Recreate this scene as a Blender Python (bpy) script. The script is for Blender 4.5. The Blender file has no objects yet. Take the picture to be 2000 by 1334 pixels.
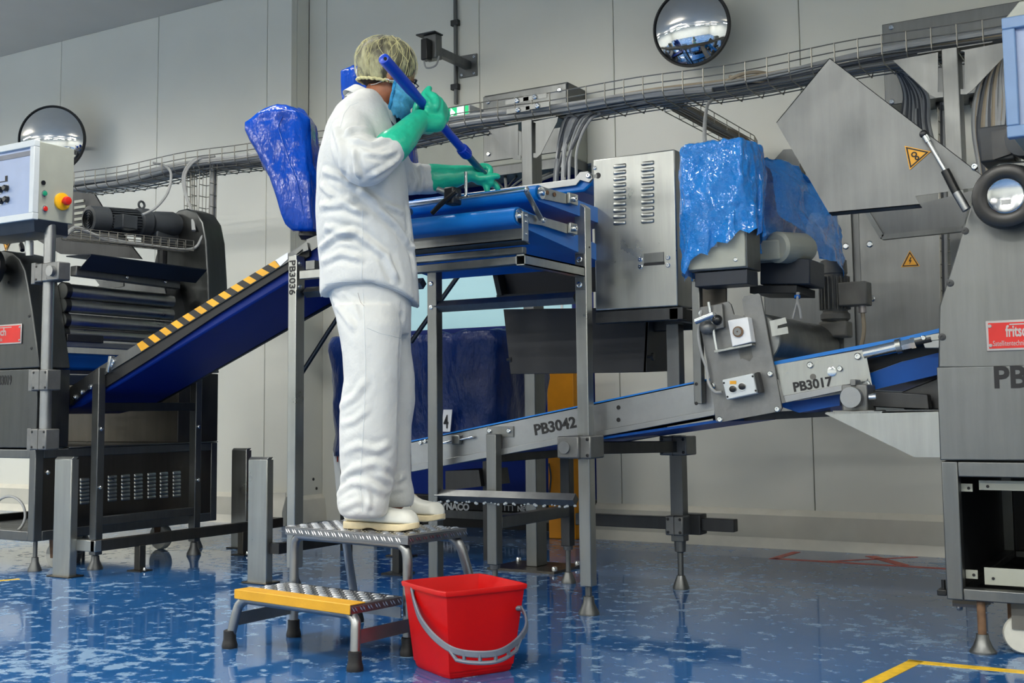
import bpy, bmesh, math, random
from mathutils import Vector as V, Matrix, noise, Quaternion
random.seed(7)
sc = bpy.context.scene
COL = sc.collection
pi = math.pi

# ---------------------------------------------------------------- camera
YAW, PITCH, ROLL = math.radians(30.924), math.radians(5.135), math.radians(-0.584)
FPX, CX, CY, CAMH = 2293.3, 993.06, 593.84, 0.80
fw = V((-math.sin(YAW)*math.cos(PITCH), math.cos(YAW)*math.cos(PITCH), math.sin(PITCH)))
_r0 = V((math.cos(YAW), math.sin(YAW), 0)); _u0 = _r0.cross(fw)
rt = math.cos(ROLL)*_r0 + math.sin(ROLL)*_u0
up = -math.sin(ROLL)*_r0 + math.cos(ROLL)*_u0
CAM = V((0, 0, CAMH))
cd = bpy.data.cameras.new('camera'); cam = bpy.data.objects.new('camera', cd); COL.objects.link(cam)
cd.sensor_width = 36; cd.lens = FPX/2000*36
cd.shift_x = (1000-CX)/2000; cd.shift_y = -(667-CY)/2000
cd.clip_start = 0.05; cd.clip_end = 60
m = Matrix((rt, up, -fw)).transposed().to_4x4(); m.translation = CAM
cam.matrix_world = m
sc.camera = cam

# ---------------------------------------------------------------- world, exposure
w = bpy.data.worlds.new('world'); sc.world = w; w.use_nodes = True
w.node_tree.nodes['Background'].inputs[0].default_value = (0.6, 0.7, 0.8, 1)
w.node_tree.nodes['Background'].inputs[1].default_value = 0.02
sc.view_settings.view_transform = 'Standard'; sc.view_settings.look = 'None'
sc.view_settings.gamma = 1.0; sc.view_settings.use_curve_mapping = False
sc.view_settings.exposure = -0.25

# ---------------------------------------------------------------- ceiling lamps (area light in each fixture)
LAMPS = [  # x, y, watts
    (-10.2, 3.8, 120), (-4.2, 3.8, 72), (1.8, 3.8, 26),
    (-10.2, 0.6, 190), (-7.2, 0.6, 150), (-4.2, 0.6, 105), (-1.2, 0.6, 115), (1.8, 0.6, 110),
    (-10.2, -2.6, 190), (-7.2, -2.6, 170), (-4.2, -2.6, 170), (-1.2, -2.6, 170), (1.8, -2.6, 140)]
CEIL = 3.96
for (lx, ly, e) in LAMPS:
    ld = bpy.data.lights.new('lamp_light', 'AREA'); ld.shape = 'RECTANGLE'
    ld.size = 1.45; ld.size_y = 0.16; ld.energy = e; ld.color = (1.0, 0.975, 0.90)
    lo = bpy.data.objects.new('lamp_light', ld); COL.objects.link(lo)
    lo.location = (lx, ly, CEIL-.34-.105)
    lu = ld.copy(); lu.energy = e*.26; lo = bpy.data.objects.new('ceiling_fill_light', lu); COL.objects.link(lo)  # added upward fill above each fixture, brightens the ceiling
    lo.location = (lx, ly, CEIL-.34+.004); lo.rotation_euler = (math.pi, 0, 0)

# ---------------------------------------------------------------- points in the room
def _ray(x, y): return fw + rt*((x-CX)/FPX) - up*((y-CY)/FPX)
def aY(x, y, Y):
    d = _ray(x, y); return CAM + d*(Y/d.y)
def aX(x, y, X):
    d = _ray(x, y); return CAM + d*(X/d.x)
def aZ(x, y, Z):
    d = _ray(x, y); return CAM + d*((Z-CAMH)/d.z)

# ---------------------------------------------------------------- materials
MATS = {}
def nmat(name):
    mt = bpy.data.materials.new(name); mt.use_nodes = True
    nt = mt.node_tree; b = nt.nodes['Principled BSDF']; MATS[name] = mt
    return mt, nt, b
def setp(b, **k):
    for n, v in k.items():
        n = n.replace('_', ' ')
        if n in b.inputs:
            b.inputs[n].default_value = v
def rgb(h):  # sRGB 0-255 -> linear
    return tuple(((c/255)/12.92 if c/255 < .04045 else ((c/255+.055)/1.055)**2.4) for c in h)+(1,)
def tc(nt, scale=(1, 1, 1), kind='Object'):
    t = nt.nodes.new('ShaderNodeTexCoord'); mp = nt.nodes.new('ShaderNodeMapping')
    mp.inputs['Scale'].default_value = scale
    nt.links.new(t.outputs[kind], mp.inputs[0]); return mp.outputs[0]
def nz(nt, vec, scale, detail=3, rough=.5):
    n = nt.nodes.new('ShaderNodeTexNoise'); n.inputs['Scale'].default_value = scale
    n.inputs['Detail'].default_value = detail; n.inputs['Roughness'].default_value = rough
    nt.links.new(vec, n.inputs['Vector']); return n.outputs['Fac']
def ramp(nt, fac, stops):
    r = nt.nodes.new('ShaderNodeValToRGB')
    el = r.color_ramp.elements
    while len(el) < len(stops): el.new(.5)
    for e, (p, c) in zip(el, stops):
        e.position = p; e.color = c if len(c) == 4 else tuple(c)+(1,)
    nt.links.new(fac, r.inputs[0]); return r.outputs[0]
def bump(nt, b, h, strength=.2, dist=.01):
    n = nt.nodes.new('ShaderNodeBump'); n.inputs['Strength'].default_value = strength
    n.inputs['Distance'].default_value = dist
    nt.links.new(h, n.inputs['Height']); nt.links.new(n.outputs[0], b.inputs['Normal'])
def plain(name, c, rough=.5, metal=0, var=.12, scale=9, bmp=0, coat=0, spec=.5):
    """colour with slight mottling"""
    mt, nt, b = nmat(name)
    setp(b, Roughness=rough, Metallic=metal, Coat_Weight=coat, Specular_IOR_Level=spec)
    c = rgb(c); v = tc(nt); f = nz(nt, v, scale, 4)
    lo = tuple(x*(1-var) for x in c[:3]); hi = tuple(min(1, x*(1+var)) for x in c[:3])
    nt.links.new(ramp(nt, f, [(.3, lo), (.7, hi)]), b.inputs['Base Color'])
    if bmp: bump(nt, b, nz(nt, v, bmp[0], 3), bmp[1], bmp[2])
    return mt
def steel(name, c, rough=.38, scale=(9, 9, .7), var=.09, metal=1.0):
    """brushed and stained stainless steel, streaks run along z"""
    mt, nt, b = nmat(name); c = rgb(c)
    setp(b, Metallic=metal)
    v = tc(nt, scale); f = nz(nt, v, 3.0, 6, .65)
    lo = tuple(x*(1-var) for x in c[:3]); hi = tuple(min(1, x*(1+var)) for x in c[:3])
    nt.links.new(ramp(nt, f, [(.3, lo), (.7, hi)]), b.inputs['Base Color'])
    v2 = tc(nt, (1, 1, 1)); g = nz(nt, v2, 5.5, 5, .6)
    mr = nt.nodes.new('ShaderNodeMapRange'); mr.inputs[1].default_value = .3; mr.inputs[2].default_value = .7
    mr.inputs[3].default_value = rough-.09; mr.inputs[4].default_value = rough+.12
    nt.links.new(g, mr.inputs[0]); nt.links.new(mr.outputs[0], b.inputs['Roughness'])
    bump(nt, b, nz(nt, v2, 5, 2), .10, .012)
    return mt
steel('steel', (118, 120, 119)); steel('steel_dim_reflect', (88, 90, 90), .4); steel('steel_bright', (164, 166, 163), .33)  # left machine's steel is darkened to paint in its dim surroundings' reflection
steel('steel_dull', (112, 114, 114), .45); steel('steel_dark', (72, 73, 74), .45)
steel('steel_brown', (92, 88, 82), .4); steel('alu', (150, 152, 153), .38, (3, 3, 3), .08)
steel('cast', (124, 125, 124), .5, (6, 6, 6), .12, .85)
steel('wire', (140, 138, 130), .42, (5, 5, 5), .12, .8)
steel('chrome', (215, 218, 220), .14, (2, 2, 2), .05)
steel('tread', (140, 141, 142), .38, (5, 5, 5), .12); steel('tread_bar', (218, 219, 220), .3, (5, 5, 5), .05)
plain('wall_paint', (220, 220, 210), .33, var=.035, scale=1.4, bmp=(1.1, .25, .02))
plain('wall_kick_shaded', (196, 194, 182), .4, var=.06, scale=6)
plain('wall_kick_light', (216, 213, 200), .4, var=.06, scale=9)
plain('ceiling_paint', (208, 200, 186), .6, var=.03, scale=2)
plain('dark_gap', (60, 60, 56), .7); plain('seam_fill', (140, 138, 128), .7)
plain('belt_blue', (6, 112, 196), .36, var=.1, scale=5, bmp=(30, .1, .003))
plain('belt_navy', (0, 66, 140), .42, var=.15, scale=5, spec=.25)
plain('curtain', (0, 34, 114), .45, var=.12, scale=2, spec=.25)
plain('black_rubber', (22, 22, 23), .55); plain('black_plastic', (18, 19, 20), .32)
plain('black_paint', (26, 28, 32), .5, var=.1)
plain('navy_paint', (26, 34, 46), .45, var=.15)
plain('motor_grey', (58, 62, 66), .5, var=.2); plain('motor_dirty', (100, 99, 94), .6, var=.3)
plain('red_plastic', (182, 0, 0), .42, var=.06, scale=4, spec=.3, bmp=(160, .06, .002))
plain('grey_plastic', (94, 100, 112), .4); plain('box_grey', (158, 161, 150), .4, var=.05)
plain('box_white', (200, 206, 208), .4, var=.04); plain('panel_blue', (150, 166, 196), .4, var=.05)
plain('frame_blue', (112, 142, 180), .4, var=.06)
plain('yellow_paint', (206, 152, 26), .5, var=.1, bmp=(90, .2, .004))
plain('yellow_tape', (228, 166, 30), .45, var=.12); plain('black_tape', (30, 29, 28), .5)
plain('orange_post', (230, 150, 10), .5, var=.08)
plain('floor_yellow', (236, 190, 40), .4, var=.2, scale=30); plain('floor_red', (196, 76, 56), .4, var=.3, scale=30)
plain('cable_grey', (150, 152, 152), .5); plain('cable_dark', (70, 74, 80), .5); plain('cable_beige', (150, 138, 118), .55)
plain('white_plastic', (226, 228, 230), .4, var=.03); plain('red_button', (200, 34, 24), .35)
plain('green_button', (24, 150, 110), .35); plain('yellow_button', (236, 178, 20), .4)
plain('ink', (22, 22, 24), .6, var=.02); plain('plaque_red', (206, 30, 22), .4); plain('plaque_silver', (176, 170, 168), .4, .5)
plain('sticker_yellow', (232, 164, 24), .45); plain('white_ink', (210, 214, 216), .5); plain('red_ink', (150, 20, 24), .5)
plain('blue_tie', (20, 100, 190), .4)
plain('skin', (150, 94, 66), .45, var=.1, scale=14); plain('hair', (34, 28, 24), .5, var=.3, scale=60)
plain('glove_rubber', (38, 184, 146), .3, var=.06, scale=10, bmp=(26, .25, .01))
plain('handle_blue', (16, 62, 178), .34, var=.08); plain('handle_teal', (60, 110, 130), .3, .7)
plain('sole', (226, 210, 172), .6, var=.1, scale=30); plain('shoe_leather', (224, 224, 214), .45, var=.04, bmp=(40, .1, .003))
plain('stitch', (170, 150, 120), .7)
plain('caster_white', (200, 200, 190), .5, var=.15); plain('rust', (112, 84, 60), .7, var=.3, scale=30)
plain('soap', (150, 158, 164), .25, var=.05)
plain('cover_film', (26, 110, 200), .3)

def cloth(name, c, rough=.85):
    mt, nt, b = nmat(name); setp(b, Roughness=rough, Sheen_Weight=.25, Subsurface_Weight=.05)
    b.inputs['Subsurface Radius'].default_value = (.01, .01, .01)
    c = rgb(c); v = tc(nt)
    f = nz(nt, v, 5, 3)
    nt.links.new(ramp(nt, f, [(.3, tuple(x*.95 for x in c[:3])), (.7, c)]), b.inputs['Base Color'])
    n1 = nz(nt, v, 16, 4, .6)
    bump(nt, b, n1, .28, .02)
    return mt
cloth('white_cloth', (206, 208, 206))
def tarp(name, c, rough=.22, sc_=7, st=.5):
    mt, nt, b = nmat(name); setp(b, Roughness=rough, Specular_IOR_Level=.4)
    c = rgb(c); v = tc(nt)
    f = nz(nt, v, 3, 4); nt.links.new(ramp(nt, f, [(.3, tuple(x*.8 for x in c[:3])), (.7, tuple(x*1.2 for x in c[:3]))]), b.inputs['Base Color'])
    v2 = tc(nt, (1, 1, .5)); n1 = nz(nt, v2, sc_, 5, .55)
    bump(nt, b, n1, st, .05); return mt
tarp('tarp_blue', (0, 60, 158), .17, 4.5, .8); tarp('tarp_navy', (0, 34, 92), .34, 6, .7)
# thin blue polythene: part see-through
mt, nt, b = nmat('film_blue')
setp(b, Base_Color=rgb((0, 140, 238)), Roughness=.15, Specular_IOR_Level=.5, Coat_Weight=.8, Coat_Roughness=.04, Alpha=.8)
v = tc(nt); n1 = nz(nt, v, 17, 7, .66); bump(nt, b, n1, 1.0, .038)
f = nz(nt, v, 6, 3); mr = nt.nodes.new('ShaderNodeMapRange'); mr.inputs[1].default_value = .35; mr.inputs[2].default_value = .65
mr.inputs[3].default_value = .84; mr.inputs[4].default_value = .97
nt.links.new(f, mr.inputs[0]); nt.links.new(mr.outputs[0], b.inputs['Alpha'])
# hair net: gauze, strands over holes
mt, nt, b = nmat('net_gauze'); setp(b, Base_Color=rgb((206, 202, 158)), Roughness=.8)
v = tc(nt, (9, 9, 3)); f = nz(nt, v, 3.2, 5, .65)
nt.links.new(ramp(nt, f, [(.40, (.06,)*3), (.68, (.72,)*3)]), b.inputs['Alpha']); bump(nt, b, f, .5, .02)
mt, nt, b = nmat('net_hem'); setp(b, Base_Color=rgb((208, 202, 152)), Roughness=.8, Alpha=.93)
# face mask fleece
plain('mask_blue', (86, 170, 214), .8, var=.2, scale=60, bmp=(60, .4, .01))
plain('mask_edge', (44, 140, 196), .8, var=.2, scale=60)
# convex mirror
mt, nt, b = nmat('mirror'); setp(b, Base_Color=(.82, .84, .86, 1), Metallic=1, Roughness=.03)
# lit things
def emit(name, c, s):
    mt, nt, b = nmat(name); setp(b, Base_Color=rgb(c), Emission_Strength=s, Roughness=.4)
    b.inputs['Emission Color'].default_value = rgb(c); return mt
emit('exit_green', (30, 190, 120), .9); emit('exit_white', (225, 255, 240), 1.2)
emit('door_window', (160, 200, 208), .55); emit('lamp_tube', (235, 245, 255), 6)
# floor: blue resin under a film of water, with lighter smears: foam, plus reflected light painted in
mt, nt, b = nmat('floor_resin')
v = tc(nt, (1, 1, 1)); big = nz(nt, v, .9, 3)
base = ramp(nt, big, [(.3, rgb((27, 76, 130))), (.7, rgb((40, 96, 154)))])
v2 = tc(nt, (1.0, 1.0, 1)); sm = nz(nt, v2, 15, 7, .6)
md = nz(nt, v2, 1.3, 2)
ad = nt.nodes.new('ShaderNodeMath'); ad.operation = 'MULTIPLY_ADD'; ad.inputs[1].default_value = .45
nt.links.new(md, ad.inputs[0]); nt.links.new(sm, ad.inputs[2])
mask = ramp(nt, ad.outputs[0], [(.765, (0, 0, 0)), (.84, (1, 1, 1))])
mx = nt.nodes.new('ShaderNodeMix'); mx.data_type = 'RGBA'
nt.links.new(mask, mx.inputs[0]); nt.links.new(base, mx.inputs[6]); mx.inputs[7].default_value = rgb((118, 148, 180))
nt.links.new(mx.outputs[2], b.inputs['Base Color'])
rr = nt.nodes.new('ShaderNodeMapRange'); rr.inputs[3].default_value = .07; rr.inputs[4].default_value = .32
nt.links.new(mask, rr.inputs[0]); nt.links.new(rr.outputs[0], b.inputs['Roughness'])
setp(b, Specular_IOR_Level=.6)
bump(nt, b, nz(nt, v2, 18, 3), .05, .004)

# ---------------------------------------------------------------- mesh building
class MB:
    """collects shapes given in room coordinates; obj() links them as ONE mesh"""
    def __init__(s): s.bm = bmesh.new(); s.mats = []; s.cur = 0
    def mat(s, name):
        if name not in s.mats: s.mats.append(name)
        s.cur = s.mats.index(name); return s
    def face(s, vs, smooth=False):
        try:
            f = s.bm.faces.new(vs); f.material_index = s.cur; f.smooth = smooth; return f
        except ValueError: return None
    def box(s, x0, x1, y0, y1, z0, z1):
        return s.prism([(x0, y0, z0), (x1, y0, z0), (x1, y0, z1), (x0, y0, z1)], (0, y1-y0, 0))
    def prism(s, pts, d, smooth=False):
        d = V(d); a = [s.bm.verts.new(V(p)) for p in pts]; b = [s.bm.verts.new(V(p)+d) for p in pts]
        n = len(pts); s.face(a); s.face(b[::-1])
        for i in range(n):
            s.face([a[i], b[i], b[(i+1) % n], a[(i+1) % n]], smooth)
        return s
    def beam(s, p, q, w, h, roll=0, upv=(0, 0, 1)):
        p, q = V(p), V(q); d = (q-p).normalized(); u = V(upv)
        if abs(d.dot(u)) > .99: u = V((0, 1, 0))
        x = d.cross(u).normalized(); y = x.cross(d).normalized()
        if roll:
            R = Matrix.Rotation(roll, 3, d); x = R@x; y = R@y
        c = [p+x*(sx*w/2)+y*(sy*h/2) for sx, sy in ((-1, -1), (1, -1), (1, 1), (-1, 1))]
        return s.prism(c, q-p)
    def ring(s, c, x, y, n, rx, ry=None):
        ry = rx if ry is None else ry
        return [s.bm.verts.new(c+x*(rx*math.cos(2*pi*i/n))+y*(ry*math.sin(2*pi*i/n))) for i in range(n)]
    def tube(s, pts, r, n=8, rads=None, cap=True, closed=False):
        pts = [V(p) for p in pts]; N = len(pts); rings = []
        d0 = (pts[1]-pts[0]).normalized()
        u = V((0, 0, 1)) if abs(d0.z) < .9 else V((0, 1, 0))
        x = d0.cross(u).normalized()
        for i, p in enumerate(pts):
            if closed: d = (pts[(i+1) % N]-pts[i-1]).normalized()
            elif i == 0: d = d0
            elif i == N-1: d = (pts[-1]-pts[-2]).normalized()
            else: d = ((pts[i+1]-p).normalized()+(p-pts[i-1]).normalized()).normalized()
            x = (x-d*x.dot(d))
            x = x.normalized() if x.length > 1e-6 else d.orthogonal().normalized()
            y = d.cross(x)
            rings.append(s.ring(p, x, y, n, rads[i] if rads else r))
        M = N if closed else N-1
        for i in range(M):
            a, b = rings[i], rings[(i+1) % N]
            for k in range(n):
                s.face([a[k], a[(k+1) % n], b[(k+1) % n], b[k]], True)
        if cap and not closed: s.face(rings[0][::-1]); s.face(rings[-1])
        return s
    def cyl(s, p, q, r, r2=None, n=20):
        return s.tube([p, q], r, n, [r, r if r2 is None else r2])
    def lathe(s, prof, base, axis=(0, 0, 1), n=24, cap=True):
        """prof = [(radius, height)]"""
        base = V(base); d = V(axis).normalized(); x = d.orthogonal().normalized(); y = d.cross(x)
        rings = [s.ring(base+d*h, x, y, n, max(r, 1e-4)) for r, h in prof]
        for a, b in zip(rings, rings[1:]):
            for k in range(n): s.face([a[k], a[(k+1) % n], b[(k+1) % n], b[k]], True)
        if cap: s.face(rings[0][::-1]); s.face(rings[-1])
        return s
    def ball(s, c, r, sx=1, sy=1, sz=1, n=16, R=None):
        c = V(c); rows = []
        for i in range(n//2+1):
            t = pi*i/(n//2); row = []
            for k in range(n):
                p = V((r*sx*math.sin(t)*math.cos(2*pi*k/n), r*sy*math.sin(t)*math.sin(2*pi*k/n), r*sz*math.cos(t)))
                if R: p = R@p
                if i in (0, n//2) and k: row.append(row[0]); continue
                row.append(s.bm.verts.new(c+p))
            rows.append(row)
        for a, b in zip(rows, rows[1:]):
            for k in range(n):
                q = []
                for vv in (a[k], b[k], b[(k+1) % n], a[(k+1) % n]):
                    if vv not in q: q.append(vv)
                if len(q) > 2: s.face(q, True)
        return s
    def loft(s, rings, cap=True, closed=False, smooth=True):
        vs = [[s.bm.verts.new(V(p)) for p in r] for r in rings]; n = len(vs[0])
        for a, b in zip(vs, vs[1:]):
            for k in range(n if not closed else n):
                s.face([a[k], a[(k+1) % n], b[(k+1) % n], b[k]], smooth)
        if cap: s.face(vs[0][::-1]); s.face(vs[-1])
        return s
    def grid(s, rows, smooth=True):
        vs = [[s.bm.verts.new(V(p)) for p in r] for r in rows]
        for a, b in zip(vs, vs[1:]):
            for k in range(len(a)-1): s.face([a[k], a[k+1], b[k+1], b[k]], smooth)
        return s
    def obj(s, name, mat=None, parent=None, bev=0, solid=0, sub=0, sharp=35, kind=None, label=None, nseg=2):
        me = bpy.data.meshes.new(name)
        bmesh.ops.recalc_face_normals(s.bm, faces=s.bm.faces[:])
        if parent is not None:
            bmesh.ops.translate(s.bm, vec=-V(parent['_o']), verts=s.bm.verts[:])
        s.bm.to_mesh(me); s.bm.free()
        for mn in (s.mats if s.mats else [mat]): me.materials.append(MATS[mn])
        me.set_sharp_from_angle(angle=math.radians(sharp))
        o = bpy.data.objects.new(name, me); COL.objects.link(o)
        if parent is not None:
            o.parent = parent; o['_o'] = parent['_o']
        else: o['_o'] = (0, 0, 0)
        if solid:
            md = o.modifiers.new('solid', 'SOLIDIFY'); md.thickness = solid; md.offset = 0
        if sub:
            md = o.modifiers.new('sub', 'SUBSURF'); md.levels = sub; md.render_levels = sub
        if bev:
            md = o.modifiers.new('bev', 'BEVEL'); md.width = bev; md.segments = nseg; md.limit_method = 'ANGLE'; md.angle_limit = .6
        if kind: o['kind'] = kind
        if label: o['label'] = label
        return o
def thing(name, label, cat, loc, group=None):
    o = bpy.data.objects.new(name, None); COL.objects.link(o); o.location = loc
    o.empty_display_size = .1; o['_o'] = tuple(loc)
    o['label'] = label; o['category'] = cat
    if group: o['group'] = group
    return o
def tag(o, label, cat, group=None):
    o['label'] = label; o['category'] = cat
    if group: o['group'] = group
    return o
def settle(o):
    """move a single-mesh thing's origin to its base centre"""
    vs = [v.co for v in o.data.vertices]
    c = V(((min(v.x for v in vs)+max(v.x for v in vs))/2, (min(v.y for v in vs)+max(v.y for v in vs))/2, min(v.z for v in vs)))
    o.data.transform(Matrix.Translation(-c)); o.location = c; o['_o'] = tuple(c); return o
def spline(pts, n=6):
    pts = [V(p) for p in pts]; out = []
    P = [pts[0]*2-pts[1]]+pts+[pts[-1]*2-pts[-2]]
    for i in range(1, len(P)-2):
        for k in range(n):
            t = k/n; a, b, c, d = P[i-1], P[i], P[i+1], P[i+2]
            out.append(.5*((2*b)+(c-a)*t+(2*a-5*b+4*c-d)*t*t+(3*b-a-3*c+d)*t**3))
    out.append(pts[-1]); return out
def text(s, size, origin, right, upv, mat, parent, name='lettering', squeeze=1, align='LEFT', thick=.0006, bold=0):
    """flat lettering lying on a surface: origin = left end of the base line"""
    cu = bpy.data.curves.new('lettering', 'FONT'); cu.body = s; cu.size = size; cu.extrude = thick; cu.offset = bold; cu.align_x = align
    cu.resolution_u = 3
    to = bpy.data.objects.new('tmp', cu); COL.objects.link(to)
    dg = bpy.context.evaluated_depsgraph_get(); dg.update()
    me = bpy.data.meshes.new_from_object(to.evaluated_get(dg), depsgraph=dg)
    bpy.data.objects.remove(to); bpy.data.curves.remove(cu)
    r = V(right).normalized(); u = V(upv); u = (u-r*u.dot(r)).normalized(); n = r.cross(u)
    mt_ = Matrix((r*squeeze, u, n)).transposed().to_4x4(); mt_.translation = V(origin)
    me.transform(mt_)
    if parent is not None: me.transform(Matrix.Translation(-V(parent['_o'])))
    me.materials.clear(); me.materials.append(MATS[mat])
    o = bpy.data.objects.new(name, me); COL.objects.link(o)
    if parent is not None: o.parent = parent
    return o
def remeshed(mb, voxel, smooth=6, factor=.5):
    """fuse overlapping shapes of a builder into one closed skin; returns a mesh in room coordinates"""
    me = bpy.data.meshes.new('tmp'); bmesh.ops.recalc_face_normals(mb.bm, faces=mb.bm.faces[:]); mb.bm.to_mesh(me); mb.bm.free()
    o = bpy.data.objects.new('tmp', me); COL.objects.link(o)
    md = o.modifiers.new('r', 'REMESH'); md.mode = 'VOXEL'; md.voxel_size = voxel; md.use_smooth_shade = True
    if smooth:
        ms = o.modifiers.new('s', 'SMOOTH'); ms.iterations = smooth; ms.factor = factor
    dg = bpy.context.evaluated_depsgraph_get(); dg.update()
    out = bpy.data.meshes.new_from_object(o.evaluated_get(dg), depsgraph=dg)
    bpy.data.objects.remove(o); bpy.data.meshes.remove(me)
    return out
def mesh_obj(me, name, mat, parent=None, smooth=True):
    if parent is not None: me.transform(Matrix.Translation(-V(parent['_o'])))
    me.materials.clear(); me.materials.append(MATS[mat])
    if smooth: me.shade_smooth()
    o = bpy.data.objects.new(name, me); COL.objects.link(o)
    if parent is not None: o.parent = parent; o['_o'] = parent['_o']
    else: o['_o'] = (0, 0, 0)
    return o
def bolt(parent, p, axis, r=.008, h=.006, name='bolt', mat='chrome'):
    return MB().lathe([(r, 0), (r, h*.7), (r*.75, h), (r*.35, h), (r*.3, h*.5)], p, axis, 10).obj(name, mat, parent)
def dup(o, parent=None, loc=None):
    c = o.copy(); COL.objects.link(c)
    if parent: c.parent = parent
    if loc is not None: c.location = loc
    for ch in list(o.children):
        d = ch.copy(); COL.objects.link(d); d.parent = c
        for g in list(ch.children):
            h = g.copy(); COL.objects.link(h); h.parent = d
    return c
# ================================================================ SETTING
WY, LWY, XC = 6.61, 6.42, -5.68          # back wall face, left wall face, corner
XL, XR, YF = -13.0, 3.6, -5.2
def struct(o): o['kind'] = 'structure'; return o
fl_ = MB().box(XL, XR, YF, 7.7, -.06, 0).obj('floor', 'floor_resin'); struct(fl_)
ce = MB().box(XL, XR, YF, 7.7, CEIL, CEIL+.06).obj('ceiling', 'ceiling_paint'); struct(ce)
DX0, DX1, DZ = XC, -3.335, 2.36         # doorway in the back wall
wb = MB(); wb.box(DX1, XR, WY+.06, WY+.14, 0, CEIL); wb.box(DX0, DX1, WY+.06, WY+.14, DZ, CEIL)
wb = struct(wb.obj('wall_back', 'seam_fill'))
seams = [XC, -5.509, -4.171, -3.161, -1.964, -.764, .436, 1.636, 2.836, XR]
G = .0018
for a, b in zip(seams, seams[1:]):
    q = MB()
    if b <= DX1: q.box(a+G, b-G, WY, WY+.06, DZ, CEIL)
    elif a < DX1: q.prism([(a+G, WY, CEIL), (a+G, WY, DZ), (DX1, WY, DZ), (DX1, WY, 0), (b-G, WY, 0), (b-G, WY, CEIL)], (0, .06, 0))
    else: q.box(a+G, b-G, WY, WY+.06, 0, CEIL)
    q.obj('wall_panel', 'wall_paint', wb, bev=.003, nseg=1)
wl = struct(MB().box(XL, XC-.06, LWY+.06, LWY+.14, 0, CEIL).obj('wall_left', 'seam_fill'))
sl = [XL, -11.8, -10.6, -9.42, -8.249, -7.077, -5.92, XC]
for a, b in zip(sl, sl[1:]):
    MB().box(a+G, b-G, LWY, LWY+.06, 0, CEIL).obj('wall_panel', 'wall_paint', wl, bev=.003, nseg=1)
ret = struct(MB().prism([(XC, LWY+.062, 0), (XC, 7.62, 0), (XC, 7.62, DZ), (XC, WY-.002, DZ), (XC, WY-.002, CEIL), (XC, LWY+.062, CEIL)], (-.06, 0, 0)).obj('wall_return', 'wall_paint'))
struct(MB().box(XL, XR, 7.62, 7.68, 0, CEIL).obj('wall_far', 'wall_paint'))
struct(MB().box(DX1, DX1+.06, WY+.14, 7.62, 0, DZ).obj('wall_jamb', 'wall_paint'))
struct(MB().box(XL-.06, XL, YF, 7.7, 0, CEIL).obj('wall_west', 'wall_paint'))
struct(MB().box(XR, XR+.06, YF, 7.7, 0, CEIL).obj('wall_east', 'wall_paint'))
struct(MB().box(XL, XR, YF-.06, YF, 0, CEIL).obj('wall_front', 'wall_paint'))
# coved kick boards: sloped foot, flat face, chamfered top
def kick(name, x0, x1, y):
    pr = [(0, 0), (-.058, 0), (-.036, .055), (-.036, .186), (-.004, .217), (0, .217)]
    o = MB().prism([(x0, y+a, z) for a, z in pr], (x1-x0, 0, 0)).obj(name, 'wall_kick_light'); struct(o)
    MB().box(x0, x1-.001, y-.0372, y-.036, .058, .184).obj('face_shade', 'wall_kick_shaded', o)  # darker colour paints in the shade of the upright face
    return o
k1 = kick('baseboard_back', DX1+.002, XR, WY-.001); kick('baseboard_left', XL, XC-.0, LWY-.001)
# protecting block on the wall corner, beside the doorway
c0 = aY(523, 1020, LWY).x
pr = [(0, 0), (-.075, 0), (-.075, .10), (-.03, .165), (-.012, .20), (-.012, .235), (0, .235)]
struct(MB().prism([(c0, LWY-.06+a*.6, z) for a, z in pr], (XC-c0+.03, 0, 0)).obj('trim_1', 'wall_kick_light', bev=.008))
struct(MB().prism([(XC+.0, LWY+.0, 0), (XC+.05, LWY+.0, 0), (XC+.03, LWY, .17), (XC+.0, LWY, .2)], (0, .55, 0)).obj('trim_2', 'wall_kick_light', bev=.006))
for z in (.24, .14, .33):
    pass
# screws on the corner wall
# rapid roll door in the doorway
dr = struct(MB().box(DX0+.03, DX1-.03, 6.86, 6.866, .20, 1.37).obj('door_1', 'curtain'))
MB().box(DX0+.03, DX1-.03, 6.86, 6.866, 1.93, DZ).obj('curtain_top', 'curtain', dr)
wz0, wz1 = 1.37, 1.93
MB().box(-5.2, -3.62, 6.858, 6.868, wz0, wz1).obj('vision_window', 'door_window', dr)
MB().box(DX0+.001, -5.2, 6.78, 6.82, .0, DZ-.002).obj('side_guide', 'wall_paint', dr, bev=.004)
MB().box(-3.62, DX1-.03, 6.86, 6.866, wz0, wz1).obj('curtain_side', 'curtain', dr)
MB().box(-3.70, -3.685, 6.852, 6.858, wz0, wz1).obj('window_weld', 'white_plastic', dr)
MB().box(DX0+.03, DX1-.03, 6.825, 6.885, .112, .215).obj('bottom_bar', 'black_rubber', dr, bev=.01)
MB().box(DX0+.03, DX1-.03, 6.83, 6.875, .0, .058).obj('floor_seal', 'black_rubber', dr)
MB().box(DX0+.03, DX1-.03, 6.822, 6.885, .058, .112).obj('grey_strip', 'steel_dull', dr)
p0 = aY(851, 997, 6.822)
text('DYNACO', .064, (p0.x, 6.823, max(p0.z, .116)), (1, 0, 0), (0, 0, 1), 'white_ink', dr, bold=.003)
p1 = aY(1010, 998, 6.82); p1.z = max(p1.z, .116); text('NEW', .046, (p1.x, 6.823, p1.z), (1, 0, 0), (0, 0, 1), 'white_ink', dr, bold=.002)
lg = MB()
for x in (0, .03, .06): lg.box(p1.x-.1+x, p1.x-.094+x, 6.821, 6.824, p1.z-.002, p1.z+.036)
lg.box(p1.x-.1, p1.x-.034, 6.821, 6.824, p1.z+.032, p1.z+.036); lg.obj('logo', 'white_ink', dr)
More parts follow.
